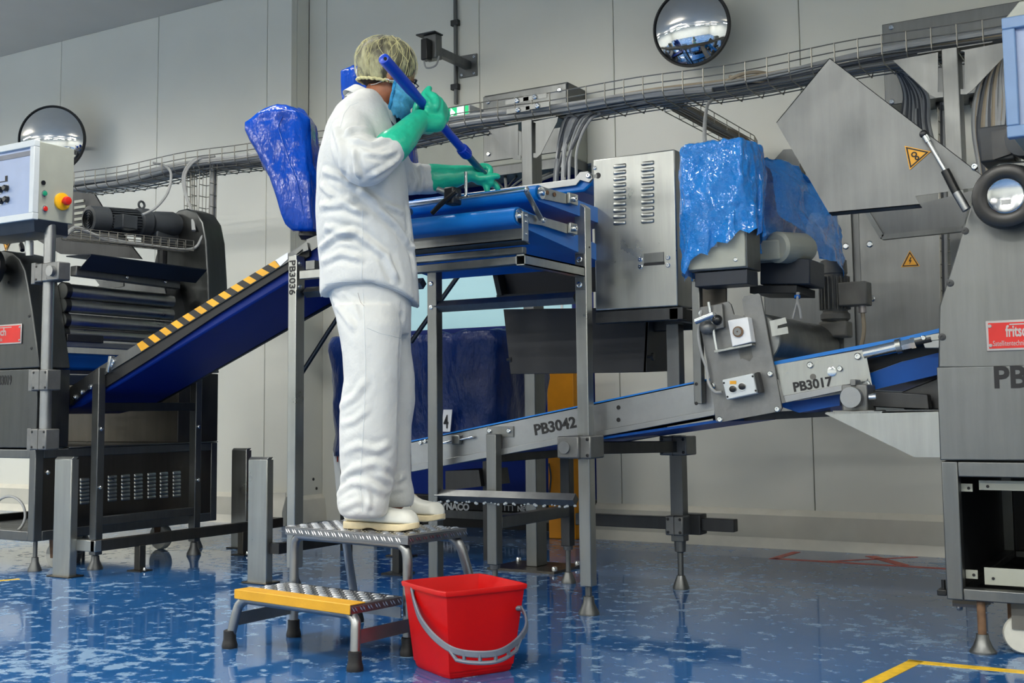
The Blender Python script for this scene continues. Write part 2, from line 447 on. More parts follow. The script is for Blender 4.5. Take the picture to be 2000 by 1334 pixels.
hd = MB(); hd.box(DX0+.02, DX1-.02, 6.36, WY-.001, 2.36, 2.62)
hd = struct(hd.obj('trim_3', 'box_grey', bev=.01)); 
MB().box(DX0+.02, DX1-.02, 6.355, 6.605, 2.30, 2.358).obj('underside_tray', 'steel_dull', hd)

# ceiling lamps
for (lx, ly, e) in LAMPS:
    t = thing('ceiling_lamp', 'long white fluorescent lamp hung below the ceiling', 'lamp', (lx, ly, CEIL), 'ceiling lamps over the hall')
    MB().box(lx-.76, lx+.76, ly-.1, ly+.1, CEIL-.42, CEIL-.34).obj('housing', 'white_plastic', t, bev=.01)
    for s in (-.05, .05): MB().cyl((lx-.72, ly+s, CEIL-.436), (lx+.72, ly+s, CEIL-.436), .013, n=10).obj('tube', 'lamp_tube', t)
    for s in (-.5, .5): MB().cyl((lx+s, ly, CEIL-.34), (lx+s, ly, CEIL-.0005), .006, n=8).obj('hanger_rod', 'steel_dull', t)

# floor markings: thin paint on the resin
def paint(pts, w_, mat, label):
    q = MB()
    for i in range(len(pts)-1):
        a, b = V(pts[i]), V(pts[i+1]); d = (b-a).normalized(); n = V((-d.y, d.x, 0))*w_/2; e = d*w_/2
        q.prism([a-n-e*(i > 0), b-n+e*(i < len(pts)-2), b+n+e*(i < len(pts)-2), a+n-e*(i > 0)], (0, 0, .0012))
    return tag(settle(q.obj('floor_marking', mat)), label, 'marking')
Y0 = lambda x, y: aZ(x, y, 0)
paint([Y0(1660, 1355), Y0(1786, 1293), Y0(2010, 1314)], .045, 'floor_yellow', 'yellow painted line turning a corner on the blue floor at bottom right')
paint([Y0(-40, 1138), Y0(38, 1131)], .03, 'floor_yellow', 'short yellow painted line on the blue floor at the left edge')
paint([Y0(1556, 1078), Y0(1512, 1091), Y0(1850, 1111)], .045, 'floor_red', 'red painted outline on the floor along the back wall')
paint([Y0(1612, 1097), Y0(1790, 1088)], .03, 'floor_red', 'red painted stroke leaning left in the red floor outline')
paint([Y0(1700, 1086), Y0(1765, 1104)], .06, 'floor_red', 'broad red painted stroke leaning right in the red floor outline')

# ================================================================ THINGS ON THE WALLS
def mirror(px, py, Y, r, yaw, tilt, label):
    c = aY(px, py, Y); t = thing('convex_mirror', label, 'mirror', c)
    n = V((math.sin(yaw)*math.cos(tilt), -math.cos(yaw)*math.cos(tilt), -math.sin(tilt)))
    R_ = r*1.7; prof = []
    amax = math.asin(r/R_)
    for i in range(13):
        a = amax*(1-i/12); prof.append((R_*math.sin(a), R_*math.cos(a)-R_*math.cos(amax)))
    MB().lathe(prof, c, n, 64, cap=False).obj('mirror_dome', 'mirror', t, sharp=80)
    MB().lathe([(r*.9, -.02), (r+.006, -.02), (r+.008, 0), (r+.004, .012), (r-.004, .012), (r-.004, 0)], c, n, 64).obj('rim', 'black_rubber', t, sharp=50)
    wy = (WY if c.x > XC else LWY)
    MB().tube([c-n*.02, c-n*.08, V((c.x, wy-.002, c.z-.02))], .016, 10).obj('wall_arm', 'steel_dull', t)
    return t
mirror(1350, 53, 6.34, .227, .10, .10, 'round convex mirror with black rim on the wall above the cable tray')
mirror(101, 272, 6.12, .27, .50, .05, 'round convex mirror with black rim behind the left control box')

# arm with sensor
t = thing('sensor_arm', 'grey steel arm on a wall plate carrying a sensor head', 'bracket', aY(914, 128, WY-.01))
a0 = aY(914, 128, WY-.012); 
MB().prism([aY(895, 110, WY-.012), aY(931, 104, WY-.012), aY(931, 147, WY-.012), aY(897, 153, WY-.012)], (0, .012, 0)).obj('wall_plate', 'steel_dull', t, bev=.002)
for q in ((900, 116), (926, 111), (926, 143), (902, 147)): bolt(t, aY(*q, WY-.012), (0, -1, 0), .011, .008)
ae = aX(846, 97, a0.x); MB().beam(a0, ae, .05, .055).obj('arm', 'steel_dull', t, bev=.004)
hx, hy, hz = ae
MB().box(hx-.05, hx+.05, hy-.04, hy+.03, hz-.07, hz+.09).obj('sensor_bracket', 'steel_dull', t, bev=.004)
MB().box(hx-.09, hx+.06, hy-.07, hy+.03, hz+.09, hz+.1).obj('sensor_roof', 'steel_dark', t, bev=.003)
MB().box(hx-.03, hx+.02, hy-.10, hy-.04, hz-.09, hz+.05).obj('sensor_body', 'black_plastic', t, bev=.006)
MB().tube(spline([(hx-.02, hy-.08, hz-.08), (hx+.0, hy-.08, hz-.14), (hx+.06, hy-.06, hz-.13), (hx+.06, hy-.02, hz-.06)]), .006, 8).obj('sensor_cable', 'cable_grey', t)
# conduit
c1 = aY(889, 203, WY-.03)
t = thing('conduit', 'thin grey conduit pipe running up the wall behind the sensor arm', 'pipe', c1)
MB().cyl((c1.x, WY-.02, c1.z), (c1.x, WY-.02, CEIL-.002), .014, n=10).obj('pipe', 'steel_dull', t)
for yy in (45, 170):
    q = aY(889, yy, WY-.02); MB().box(q.x-.03, q.x+.03, WY-.036, WY-.0005, q.z-.02, q.z+.02).obj('clip', 'steel_dark', t, bev=.003)
# exit sign
e0, e1 = aY(852, 213, 6.3), aY(917, 232, 6.3); eT = aY(917, 203, 6.3)
t = thing('exit_sign', 'lit green and white emergency exit sign behind the cable tray', 'sign', ((e0.x+e1.x)/2, 6.33, e1.z))
MB().box(e0.x-.12, e1.x, 6.3, WY-.001, e1.z, eT.z).obj('housing', 'white_plastic', t, bev=.004)
MB().box(e0.x-.11, e1.x-.008, 6.297, 6.2995, e1.z+.008, eT.z-.008).obj('green_face', 'exit_green', t)
q0, q1 = aY(893, 229, 6.296), aY(908, 207, 6.296)
MB().box(q0.x, q1.x, 6.294, 6.2965, q0.z, q1.z).obj('door_pictogram', 'exit_white', t)
x_ = q0.x-.1; zc = (q0.z+q1.z)/2
MB().prism([(x_, 6.294, zc-.012), (x_+.05, 6.294, zc-.012), (x_+.05, 6.294, zc-.035), (x_+.085, 6.294, zc), (x_+.05, 6.294, zc+.035), (x_+.05, 6.294, zc+.012), (x_, 6.294, zc+.012)], (0, .0025, 0)).obj('arrow', 'exit_white', t)
# electrical boxes on the back wall
br = aY(1146, 312, WY); tl = aY(922, 194, 6.3); fx = br.x
fy = aX(1110, 240, fx).y; zt = aX(1110, 160, fx).z
t = thing('electrical_box', 'grey steel junction box on the wall behind the cable tray', 'box', ((tl.x+fx)/2, WY-.1, br.z))
MB().box(tl.x+.05, fx, fy, WY-.001, br.z, zt).obj('housing', 'steel_dull', t, bev=.006)
MB().box(tl.x+.05, fx-.004, fy-.012, fy-.001, br.z+.01, zt-.01).obj('lid', 'steel', t, bev=.004)
for qx in (tl.x+.09, fx-.05):
    for qz in (br.z+.06, zt-.05): bolt(t, (qx, fy-.012, qz), (0, -1, 0), .014, .01)
for i in range(9):
    x_ = fx-.08-.085*i; MB().lathe([(.02, 0), (.02, .03), (.014, .03), (.013, .05)], (x_, fy+.07, br.z), (0, 0, -1), 8).obj('cable_gland', 'steel_dull', t)
bl = aY(1731, 205, 6.36); tl = aY(1731, 48, 6.36)
t = thing('electrical_box', 'wide flat steel wiring box on the wall behind the right tray stand', 'box', (bl.x+.5, WY-.1, bl.z))
MB().box(bl.x, bl.x+1.15, 6.38, WY-.001, bl.z, tl.z).obj('housing', 'steel_dull', t, bev=.005)
MB().box(bl.x-.006, bl.x+1.156, 6.36, 6.379, bl.z-.004, tl.z+.004).obj('lid', 'steel', t, bev=.004)
for q in (aY(1741, 54, 6.36), aY(1742, 199, 6.36)): bolt(t, q, (0, -1, 0), .014, .01)
for i in range(12): MB().lathe([(.02, 0), (.02, .03), (.014, .03), (.013, .05)], (bl.x+.08+.085*i, 6.47, bl.z), (0, 0, -1), 8).obj('cable_gland', 'black_plastic', t)
# tall two-door cabinet with the voltage sign
A = aY(1493, 700, 6.15); B = aY(1855, 700, 6.15); T_ = aY(1700, 330, 6.15).z; gx = aY(1676, 600, 6.15).x
t = thing('electrical_cabinet', 'wide steel cabinet with two doors and a yellow voltage warning sign', 'cabinet', ((A.x+B.x)/2, 6.38, .95))
MB().box(A.x, B.x, 6.17, WY-.001, .95, T_).obj('carcass', 'steel_dull', t, bev=.006)
d1 = MB().box(A.x+.01, gx-.018, 6.15, 6.168, .97, T_-.01).obj('door', 'steel', t, bev=.004)
d2 = MB().box(gx+.018, B.x-.01, 6.15, 6.168, .97, T_-.01).obj('door', 'steel', t, bev=.004)
for q, d in (((1652, 481), d1), ((1699, 477), d2), ((1703, 583), d2), ((1657, 590), d1)):
    c = aY(*q, 6.15); MB().lathe([(.017, 0), (.017, .004), (.012, .008), (.004, .008)], c, (0, -1, 0), 14).obj('lock', 'chrome', d)
s = [aY(1777, 489, 6.149), aY(1760, 522, 6.149), aY(1797, 520, 6.149)]
def scaled(pts, k):
    c = sum((V(p) for p in pts), V())/len(pts); return [c+(V(p)-c)*k for p in pts]
def warn(pts, parent, off, sym='bolt'):
    o_ = V(off); sg = MB().prism([V(p)+o_ for p in pts], o_*.6).obj('warning_sign', 'sticker_yellow', parent)
    a, b, c_ = [V(p) for p in scaled(pts, .88)]; ai, bi, ci = [V(p) for p in scaled(pts, .70)]
    q = MB()
    for (p, r, pi_, ri) in ((a, b, ai, bi), (b, c_, bi, ci), (c_, a, ci, ai)): q.prism([p+o_*1.8, r+o_*1.8, ri+o_*1.8, pi_+o_*1.8], o_*.5)
    c = (ai+bi+ci)/3; u_ = (a-c); r_ = (c_-b).normalized()*u_.length
    if sym == 'bolt':
        P_ = lambda x, y: c+r_*x+u_*y+o_*1.8
        q.prism([P_(.05, .42), P_(-.16, -.02), P_(-.02, -.02), P_(-.1, -.36), P_(.16, .1), P_(.02, .1), P_(.16, .42)], o_*.5)
    else:
        for cx_, cy_, rr in ((-.02, .12, .17), (.02, -.24, .12)):
            q.tube([c+r_*(cx_+rr*math.cos(k*.45))+u_*(cy_+rr*math.sin(k*.45))+o_*2 for k in range(15)], .0026, 5)
    q.obj('pictogram', 'ink', parent); return sg
warn(s, d2, (0, -.0012, 0))
# two small T-head screws on the corner wall
t = thing('corner_screws', 'small dark screw heads down the pale wall corner by the doorway', 'screw', (XC, LWY+.12, .25))
for (x, y) in ((612, 936), (618, 954), (627, 985), (609, 21), (609, 120), (609, 167)):
    q = aX(x, y, XC+.001); q.y = min(q.y, 7.5)
    bolt(t, q, (1, 0, 0), .011, .004, 'screw', 'dark_gap')
# ================================================================ CABLE TRAYS AND STANDS
TY0, TY1 = 5.20, 5.46
TZ0, TZ1 = 2.315, 2.43
tx0, tx1 = -7.25, -.55
def tray_z(x):  # the basket sags a little between its stands
    return -.012*math.sin((x+3.1)*1.45)**2 - .006*math.sin(x*6)
t = thing('cable_tray', 'long wire basket cable tray crossing the hall above the machines', 'cable tray', ((tx0+tx1)/2, 5.33, TZ0))
NS = 56
xs = [tx0+(tx1-tx0)*i/NS for i in range(NS+1)]
for (y, z) in [(TY0, TZ1), (TY0, TZ1-.04), (TY0, TZ1-.085), (TY1, TZ1), (TY1, TZ1-.04), (TY1, TZ1-.085)]+[(TY0+.03+.05*k, TZ0) for k in range(5)]:
    MB().tube([(x, y, z+tray_z(x)) for x in xs], .0032, 5).obj('long_wire', 'wire', t)
n = 64
for i in range(n+1):
    x = tx0+(tx1-tx0)*i/n; d = tray_z(x)
    MB().tube([(x, TY0-.003, TZ1+d), (x, TY0-.003, TZ0+.025+d), (x, TY0+.022, TZ0-.005+d), (x, TY1-.022, TZ0-.005+d), (x, TY1+.003, TZ0+.025+d), (x, TY1+.003, TZ1+d)], .0032, 5).obj('cross_wire', 'wire', t)
# splice plates by the left stand
for (x, y) in ((1010, 197), (1045, 190), (1012, 215), (1050, 207)):
    q = aY(x, y, TY0-.008); MB().box(q.x-.07, q.x+.07, TY0-.010, TY0-.006, q.z-.012, q.z+.012).obj('splice_plate', 'steel', t)
    bolt(t, (q.x, TY0-.01, q.z), (0, -1, 0), .014, .01)
# cables lying in the tray
CW = {'cable_grey': 'light grey', 'cable_dark': 'dark grey', 'cable_beige': 'beige'}
random.seed(3)
for i in range(16):
    r = random.choice([.006, .008, .009, .012, .015]); y0 = TY0+.03+random.random()*.2; z0 = TZ0+.012+r+(i % 4)*.014
    a, b = tx0+.05+random.random()*.5, tx1-.05
    if i in (3, 8): b = -2.0
    if i in (5, 11): a = -3.0
    pts = []
    k = 26
    for j in range(k+1):
        x = a+(b-a)*j/k
        pts.append((x, max(TY0+r+.008, min(TY1-r-.008, y0+.04*math.sin(x*1.3+i*2.1)+.012*math.sin(x*4+i))), z0+tray_z(x)+.008*math.sin(x*2.2+i*1.7)))
    tag(settle(MB().tube(spline(pts, 2), r, 7).obj('cable', ['cable_grey', 'cable_dark', 'cable_grey', 'cable_beige'][i % 4])),
        CW[['cable_grey', 'cable_dark', 'cable_grey', 'cable_beige'][i % 4]]+' cable lying lengthwise in the long wire basket tray', 'cable', CW[['cable_grey', 'cable_dark', 'cable_grey', 'cable_beige'][i % 4]]+' cables lying in the long tray')
# a looping slack cable on top
pts = [aY(1410, 165, 5.3), aY(1440, 148, 5.28), aY(1475, 141, 5.3), aY(1510, 148, 5.35), aY(1490, 158, 5.3), aY(1455, 156, 5.28), aY(1425, 150, 5.3)]
tag(settle(MB().tube(spline(pts), .009, 7).obj('cable', 'cable_beige')), 'slack beige cable looped on the tray below the round mirror', 'cable')

def tstand(px, label, gl, gr, post, slots, Y=5.2, bw=.16):
    """T-shaped column with two gusset plates under the tray"""
    xa, xb = aY(post[0], 200, Y).x, aY(post[1], 200, Y).x
    zt = aY(post[0], post[2], Y).z
    t = thing('tray_stand', label, 'stand', ((xa+xb)/2, Y+.05, 0))
    MB().box(xa, xb, Y-.004, Y+.10, .012, zt).obj('column', 'steel', t, bev=.004)
    for g in (gl, gr): MB().prism([aY(x, y, Y+.004) for x, y in g], (0, .004, 0)).obj('gusset', 'steel', t)
    MB().box(xa-.1, xb+.14, Y+.0, Y+.22, zt-.006, zt-.001).obj('tray_seat', 'steel_dull', t)
    MB().box(xa-bw, xb+bw, Y-.12, Y+.20, 0, .012).obj('base_plate', 'steel_brown', t)
    for sx in (xa-bw+.02, xb+bw-.02):
        for sy in (Y-.08, Y+.16): bolt(t, (sx, sy, .012), (0, 0, 1), .014, .02)
    return t
tstand(1030, 'steel T column under the cable tray behind the blue belts',
       [(954, 254), (1012, 243), (1012, 303), (1017, 303), (1017, 312), (1003, 311)],
       [(1040, 238), (1090, 228), (1088, 238), (1056, 301), (1048, 308), (1040, 308), (1040, 299), (1046, 299), (1046, 240)], (1018, 1039, 236), None)
tstand(1862, 'steel T column under the cable tray behind the raised guard plates',
       [(1744, 118), (1832, 102), (1832, 180), (1842, 180), (1842, 190), (1829, 191), (1818, 186)],
       [(1876, 99), (1966, 82), (1966, 106), (1897, 178), (1888, 184), (1876, 184), (1876, 174), (1884, 174), (1884, 101)], (1843, 1875, 95), None, bw=.03)

# branch tray falling back to the wall
def small_tray(label, path, wdir, w_, h_, n, loc=None, cat='cable tray', r=.0028, hup=(0, 0, 1)):
    """wire basket following a polyline: wdir = sideways direction"""
    P_ = [V(p) for p in path]; t = thing('cable_tray', label, cat, P_[0] if loc is None else loc)
    W_ = V(wdir).normalized()*w_; U_ = V(hup).normalized()*h_
    offs = [(0, 1), (0, .5), (0, 0), (.33, 0), (.66, 0), (1, 0), (1, .5), (1, 1)]
    for a, b in offs: MB().tube([p+W_*a+U_*b for p in P_], r, 5).obj('long_wire', 'wire', t)
    for i in range(n+1):
        f = i/n*(len(P_)-1); k = min(int(f), len(P_)-2); p = P_[k].lerp(P_[k+1], f-k)
        MB().tube([p+W_*a+U_*b for a, b in ((0, 1), (0, 0), (1, 0), (1, 1))], r, 5).obj('cross_wire', 'wire', t)
    return t
Xb = aZ(1340, 212, TZ0).x
b0 = V((-2.32, 5.44, 2.30)); b1 = aX(1470, 268, -2.32); b1 = V((-2.32, min(b1.y, 6.45), 2.30))
small_tray('short wire basket branch running from the long tray back to the wall', [b0, b1, (-2.32, 6.5, 2.28), (-2.32, 6.53, 1.9)], (1, 0, 0), .12, .06, 16)
for i in range(5):
    x = -2.30+.02*i
    tag(settle(MB().tube(spline([(x-.1, 5.36, 2.35), (x, 5.5, 2.325), (x, 6.0, 2.322+.006*(i % 3)), (x+.005, 6.42, 2.32), (x+.01, 6.49, 2.22), (x+.012, 6.5, 1.75)]), .0085, 7).obj('cable', ['cable_beige', 'cable_grey'][i % 2])),
        CW[['cable_beige', 'cable_grey'][i % 2]]+' cable in the short branch tray running to the wall', 'cable', CW[['cable_beige', 'cable_grey'][i % 2]]+' cables in the branch tray')
# single drop cable to the blue-wrapped box
tag(settle(MB().tube(spline([aY(1392, 195, 5.3), aY(1382, 205, 5.1), aY(1377, 235, 4.7), aY(1376, 262, 4.35), aY(1377, 278, 4.22)]), .008, 8).obj('cable', 'cable_grey')),
    'pale cable dropping from the tray onto the blue-wrapped box', 'cable')
# cables hanging behind the left T column
random.seed(5)
for i in range(9):
    x = 1093+i*4.2; dx = random.uniform(-14, 10)
    pts = [aY(x+30+i*2, 222, 5.33), aY(x+12+i*2, 232, 5.3), aY(x+2+i, 262, 5.28), aY(x-4+dx*.5, 300, 5.25), aY(x-8+dx, 345, 5.22), aY(x-8+dx, 420, 5.2)]
    tag(settle(MB().tube(spline(pts), random.choice([.006, .008, .01]), 7).obj('cable', ['cable_grey', 'cable_dark', 'cable_grey'][i % 3])),
        CW[['cable_grey', 'cable_dark', 'cable_grey'][i % 3]]+' cable dropping from the tray right of the left T column', 'cable', CW[['cable_grey', 'cable_dark', 'cable_grey'][i % 3]]+' cables dropping right of the left T column')
for i in range(10):
    x = 972+i*4.8
    g_ = min(i, 8); pts = [V((fx-.08-.085*(8-g_), fy+.07, br.z-.045)), V((fx-.08-.085*(8-g_), fy+.07, br.z-.09)), aY(x+random.uniform(-3, 3), 372, 6.1), aY(x+random.uniform(-6, 4), 420, 5.95)]
    tag(settle(MB().tube(spline(pts), random.choice([.007, .01]), 7).obj('cable', ['cable_dark', 'cable_grey'][i % 2])),
        CW[['cable_dark', 'cable_grey'][i % 2]]+' cable hanging below the wall box left of the left T column', 'cable', CW[['cable_dark', 'cable_grey'][i % 2]]+' cables hanging left of the left T column')
# cables beside the right T column
for i in range(14):
    s_ = i/13
    pts = [aY(1736+s_*6, 124+3*(i % 3), 5.5), aY(1752+s_*26, 142+6*s_, 5.55), aY(1766+s_*44, 185, 5.6), aY(1764+s_*52+random.uniform(-5, 5), 240, 5.65), aY(1768+s_*60+random.uniform(-6, 6), 300, 5.65)]
    tag(settle(MB().tube(spline(pts), random.choice([.007, .008, .01]), 7).obj('cable', ['cable_dark', 'cable_grey'][i % 2])),
        CW[['cable_dark', 'cable_grey'][i % 2]]+' cable curving down from the tray left of the right T column', 'cable', CW[['cable_dark', 'cable_grey'][i % 2]]+' cables curving left of the right T column')
for i in range(16):
    s_ = i/15
    pts = [aY(1950+s_*14, 104, 5.32), aY(1920+s_*42, 150, 5.3), aY(1904+s_*62, 200, 5.28), aY(1900+s_*66+random.uniform(-4, 4), 260, 5.26), aY(1914+s_*46, 340, 5.25), aY(1918+s_*40, 420, 5.25)]
    tag(settle(MB().tube(spline(pts), random.choice([.008, .010, .012]), 7).obj('cable', ['cable_grey', 'cable_beige', 'cable_grey', 'cable_dark'][i % 4])),
        'thick '+CW[['cable_grey', 'cable_beige', 'cable_grey', 'cable_dark'][i % 4]]+' cable hanging in the bundle right of the right T column', 'cable', CW[['cable_grey', 'cable_beige', 'cable_grey', 'cable_dark'][i % 4]]+' cables hanging right of the right T column')
# vertical wire tray behind the raised guard
small_tray('narrow vertical wire tray between the steel cabinet and the right machine', [aY(1836, 215, 5.6), aY(1842, 620, 5.6)], (1, 0, 0), .06, .05, 16, hup=(0, -1, 0))
for i in range(2):
    tag(settle(MB().tube([aY((1839, 1844)[i], 202, 5.47), aY((1839, 1844)[i], 214, 5.588), aY((1843, 1849)[i], 625, 5.588)], .008, 7).obj('cable', ['cable_dark', 'cable_grey', 'rust'][i])),
        ['dark grey', 'light grey', 'rust brown'][i]+' cable in the narrow vertical tray beside the cabinet', 'cable')

# droppers on the left: wide vertical tray and cables to the left machine
small_tray('vertical wire tray dropping from the long tray behind the left machine', [aY(404, 318, 5.3), aY(398, 590, 5.3)], (1, 0, 0), .09, .06, 12, hup=(0, -1, 0))
small_tray('second vertical wire tray left of the other dropper', [aY(371, 328, 5.3), aY(372, 480, 5.3)], (1, 0, 0), .06, .05, 8, hup=(0, -1, 0))
for i in range(3):
    tag(settle(MB().tube(spline([aY(409+i*5, 312, 5.33), aY(412+i*4, 330, 5.3), aY(409+i*4, 450, 5.29), aY(402+i*4, 600, 5.28), aY(400+i*3, 760, 5.28)]), .009, 7).obj('cable', ['cable_grey', 'cable_grey', 'cable_dark'][i])),
        ['light grey cable', 'light grey cable', 'dark grey cable'][i]+' in the vertical tray behind the left machine', 'cable', 'light grey cables in the left vertical tray' if i < 2 else None)
tag(settle(MB().tube(spline([aY(300, 318, 5.28), aY(322, 324, 5.2), aY(334, 340, 5.0), aY(328, 375, 4.9), aY(305, 405, 4.75), aY(278, 420, 4.65)]), .008, 8).obj('cable', 'cable_grey')),
    'grey cable looping from the tray down to the dark motor', 'cable')
for i in range(2):
    tag(settle(MB().tube(spline([aY(420-i*8, 305, 5.25), aY(385-i*6, 312, 5.2), aY(362-i*4, 340, 5.15), aY(364-i*2, 380, 5.1), aY(374, 412, 5.05), aY(377+i*3, 450, 5.0)]), .008, 8).obj('cable', 'cable_grey')),
        'pair of thick grey cables bending off the tray above the motor', 'cable', 'thick grey cables above the motor')
# ================================================================ SHARED MACHINE PIECES
def foot(parent, x, y, ztop, r=.035, name='levelling_foot', mat='steel_dull'):
    return MB().lathe([(r, 0), (r, .008), (r*.55, .045), (r*.5, .07), (r*.32, .072), (r*.32, ztop)], (x, y, 0), (0, 0, 1), 16).obj(name, mat, parent, sharp=30)
def louver(parent, c, right, out, w, h, d=.008, mat='steel_bright'):
    """one pressed louvre: a half-round hood"""
    c, r, o = V(c), V(right), V(out); u = V((0, 0, 1)); q = MB()
    rings = []
    for s in (-.5, -.44, -.36, .36, .44, .5):
        k = 1 if abs(s) < .4 else (.75 if abs(s) < .48 else .15)
        rings.append([c+r*(w*s)+u*(h*z_*(.6+.4*k))+o*(d*k*dd+.0003) for z_, dd in ((.5, 0), (.36, .55), (.05, .95), (-.3, 1.0), (-.5, .72), (-.5, 0))])
    return q.loft(rings).obj('louver', mat, parent, sharp=50)
def clamp(parent, c, w, d, h, name='clamp', screws=True):
    x, y, z = c
    o = MB().box(x-w/2, x+w/2, y-d/2, y+d/2, z-h/2, z+h/2).obj(name, 'cast', parent, bev=.006)
    MB().box(x-.002, x+.001, y-d/2-.001, y+d/2+.001, z-h/2-.001, z+h/2+.001).obj('split_line', 'dark_gap', o)
    if screws:
        for sx in (-1, 1):
            for sz in (-1, 1):
                MB().lathe([(.007, 0), (.007, .002), (.004, .003)], (x+sx*(w/2-.014), y-d/2, z+sz*(h/2-.014)), (0, -1, 0), 8).obj('screw', 'black_plastic', o)
    return o
def caster(parent, x, y, r=.06, w=.04):
    MB().lathe([(r*.5, -w/2), (r*.92, -w/2), (r, -w*.3), (r, w*.3), (r*.92, w/2), (r*.5, w/2)], (x, y, r), (0, 1, 0), 28).obj('caster_wheel', 'caster_white', parent)
    q = MB()
    for s in (-1, 1): q.prism([(x-.03, y+s*(w/2+.006), r*2+.02), (x+.03, y+s*(w/2+.006), r*2+.02), (x+.018, y+s*(w/2+.006), r*.8), (x-.018, y+s*(w/2+.006), r*.8)], (0, .003, 0))
    q.box(x-.045, x+.045, y-w/2-.01, y+w/2+.01, r*2+.02, r*2+.03); q.obj('caster_fork', 'rust', parent)
def fold(p, f, seed):
    return noise.noise(V(p)*f+V((seed*7.3, seed*3.1, seed)))
def wrinkle(me, amp, f, seed, stretch=(1, 1, 1), ridge=True, levels=((1, 1), (2.3, .45))):
    vs = me.vertices; ns = [v.normal.copy() for v in vs]; S = V(stretch)
    for v, nn in zip(vs, ns):
        h = 0
        p = V((v.co.x*S.x, v.co.y*S.y, v.co.z*S.z))
        for k, a in levels:
            q = fold(p, f*k, seed+k)
            h += a*((1-2*abs(q))-.5 if ridge else q)
        v.co = v.co+nn*h*amp
def tarp_loft(name, rings, mat, parent=None, wr=.012, f=7, seed=1, sub=2, stretch=(1, 1, .5), cap=True):
    q = MB().loft(rings, cap=cap); bmesh.ops.recalc_face_normals(q.bm, faces=q.bm.faces[:])
    for _ in range(sub): bmesh.ops.subdivide_edges(q.bm, edges=q.bm.edges[:], cuts=1, use_grid_fill=True, smooth=.12)
    me = bpy.data.meshes.new(name); q.bm.to_mesh(me); q.bm.free(); me.update()
    wrinkle(me, wr, f, seed, stretch)
    return mesh_obj(me, name, mat, parent)
def rrect(c, ax, ay, hx, hy, n=6, p=3.2):
    """rounded rectangle (superellipse) ring round c"""
    c, ax, ay = V(c), V(ax), V(ay); out = []
    for i in range(4*n):
        t = 2*pi*i/(4*n)+.01; ct, st = math.cos(t), math.sin(t)
        r = (abs(ct)**p+abs(st)**p)**(-1/p)
        out.append(c+ax*(hx*r*ct)+ay*(hy*r*st))
    return out

# ================================================================ LEFT SHEETING MACHINE
FX, FY, BY = -5.187, 3.94, 5.22
LX = -6.35
t = thing('dough_sheeter', 'steel dough sheeting machine with rollers and red plaque at the left edge', 'machine', ((FX+LX)/2, (FY+BY)/2, 0))
zb, zr = .155, .575
fr = MB()
for y in (FY, BY-.05):
    for x in (LX, FX-.05): fr.box(x, x+.05, y, y+.05, zb, zr+.045)
for y in (FY, BY-.05): fr.box(LX+.05, FX-.05, y, y+.05, zb, zb+.05); fr.box(LX+.05, FX-.05, y, y+.05, zr, zr+.045)
for x in (LX, FX-.05): fr.box(x, x+.05, FY+.05, BY-.05, zb, zb+.05); fr.box(x, x+.05, FY+.05, BY-.05, zr, zr+.045)
fr.obj('base_frame', 'steel_dull', t, bev=.004)
sp = MB().box(FX-.012, FX-.004, FY+.05, BY-.05, zb+.05, zr).obj('side_panel', 'steel_brown', t)
MB().box(LX+.05, FX-.05, BY-.06, BY-.054, zb+.05, zr).obj('back_panel', 'black_paint', t)
MB().box(LX+.02, FX-.01, FY+.02, BY-.02, zb+.003, zb+.01).obj('floor_panel', 'steel_dark', t)
MB().box(LX, FX+.006, 4.14, BY, zr+.046, zr+.052).obj('top_cover', 'steel_dull', t, bev=.003)
for i, cx_ in enumerate((165, 219, 245, 270, 296, 320, 345)):
    for j in range(7):
        c = aX(cx_, 933+j*7.3+i*(-1.6)+(4 if i == 0 else 0), FX-.004); louver(sp, c, (0, 1, 0), (1, 0, 0), .062, .02)
q = MB().tube(spline([aY(18, 1005, 4.0)+V((-.13*math.cos(a), 0, .095*math.sin(a))) for a in [k*.45 for k in range(15)]]), .007, 8); q.obj('cable_loop', 'cable_grey', t)
MB().box(-5.62, -5.33, 4.3, 4.6, zb+.011, zr-.11).obj('drive_box', 'motor_dirty', t, bev=.01)
bolt(t, aX(93, 923, FX-.004), (1, 0, 0), .012, .01)
# front and rear housings with rounded shoulders
prof = [aY(x, y, FY) for x, y in ((76, 718), (70, 670), (62, 610), (54, 560), (48, 528), (38, 506), (24, 493), (6, 489))]
def house(y0, y1, name, shade):
    pts = [(p.x, y0, p.z) for p in prof]+[(prof[-1].x-.25, y0, prof[-1].z-.02), (LX+.1, y0, 1.45), (LX, y0, 1.034)]
    return MB().prism(pts, (0, y1-y0, 0), False).obj(name, shade, t, bev=.006, sharp=40)
hf = house(FY+.002, 4.135, 'front_housing', 'steel_dim_reflect'); hr = house(4.90, BY, 'rear_housing', 'steel_dull')
ap = MB().box(LX, FX, FY, 4.14, zr+.053, 1.034).obj('front_apron', 'steel_dim_reflect', t, bev=.004)
MB().box(LX, FX, 4.90, BY, zr+.053, 1.034).obj('rear_apron', 'steel_brown', t, bev=.004)
for q in ((22, 552), (63, 617), (67, 680)):
    bolt(t, aY(q[0]-6, q[1], FY+.002), (0, -1, 0), .009, .003, 'screw', 'steel_dark')
text('PB3019', .070, aY(-9, 752, FY-.001), (1, 0, 0), (0, 0, 1), 'ink', ap, squeeze=.62, bold=.0012)
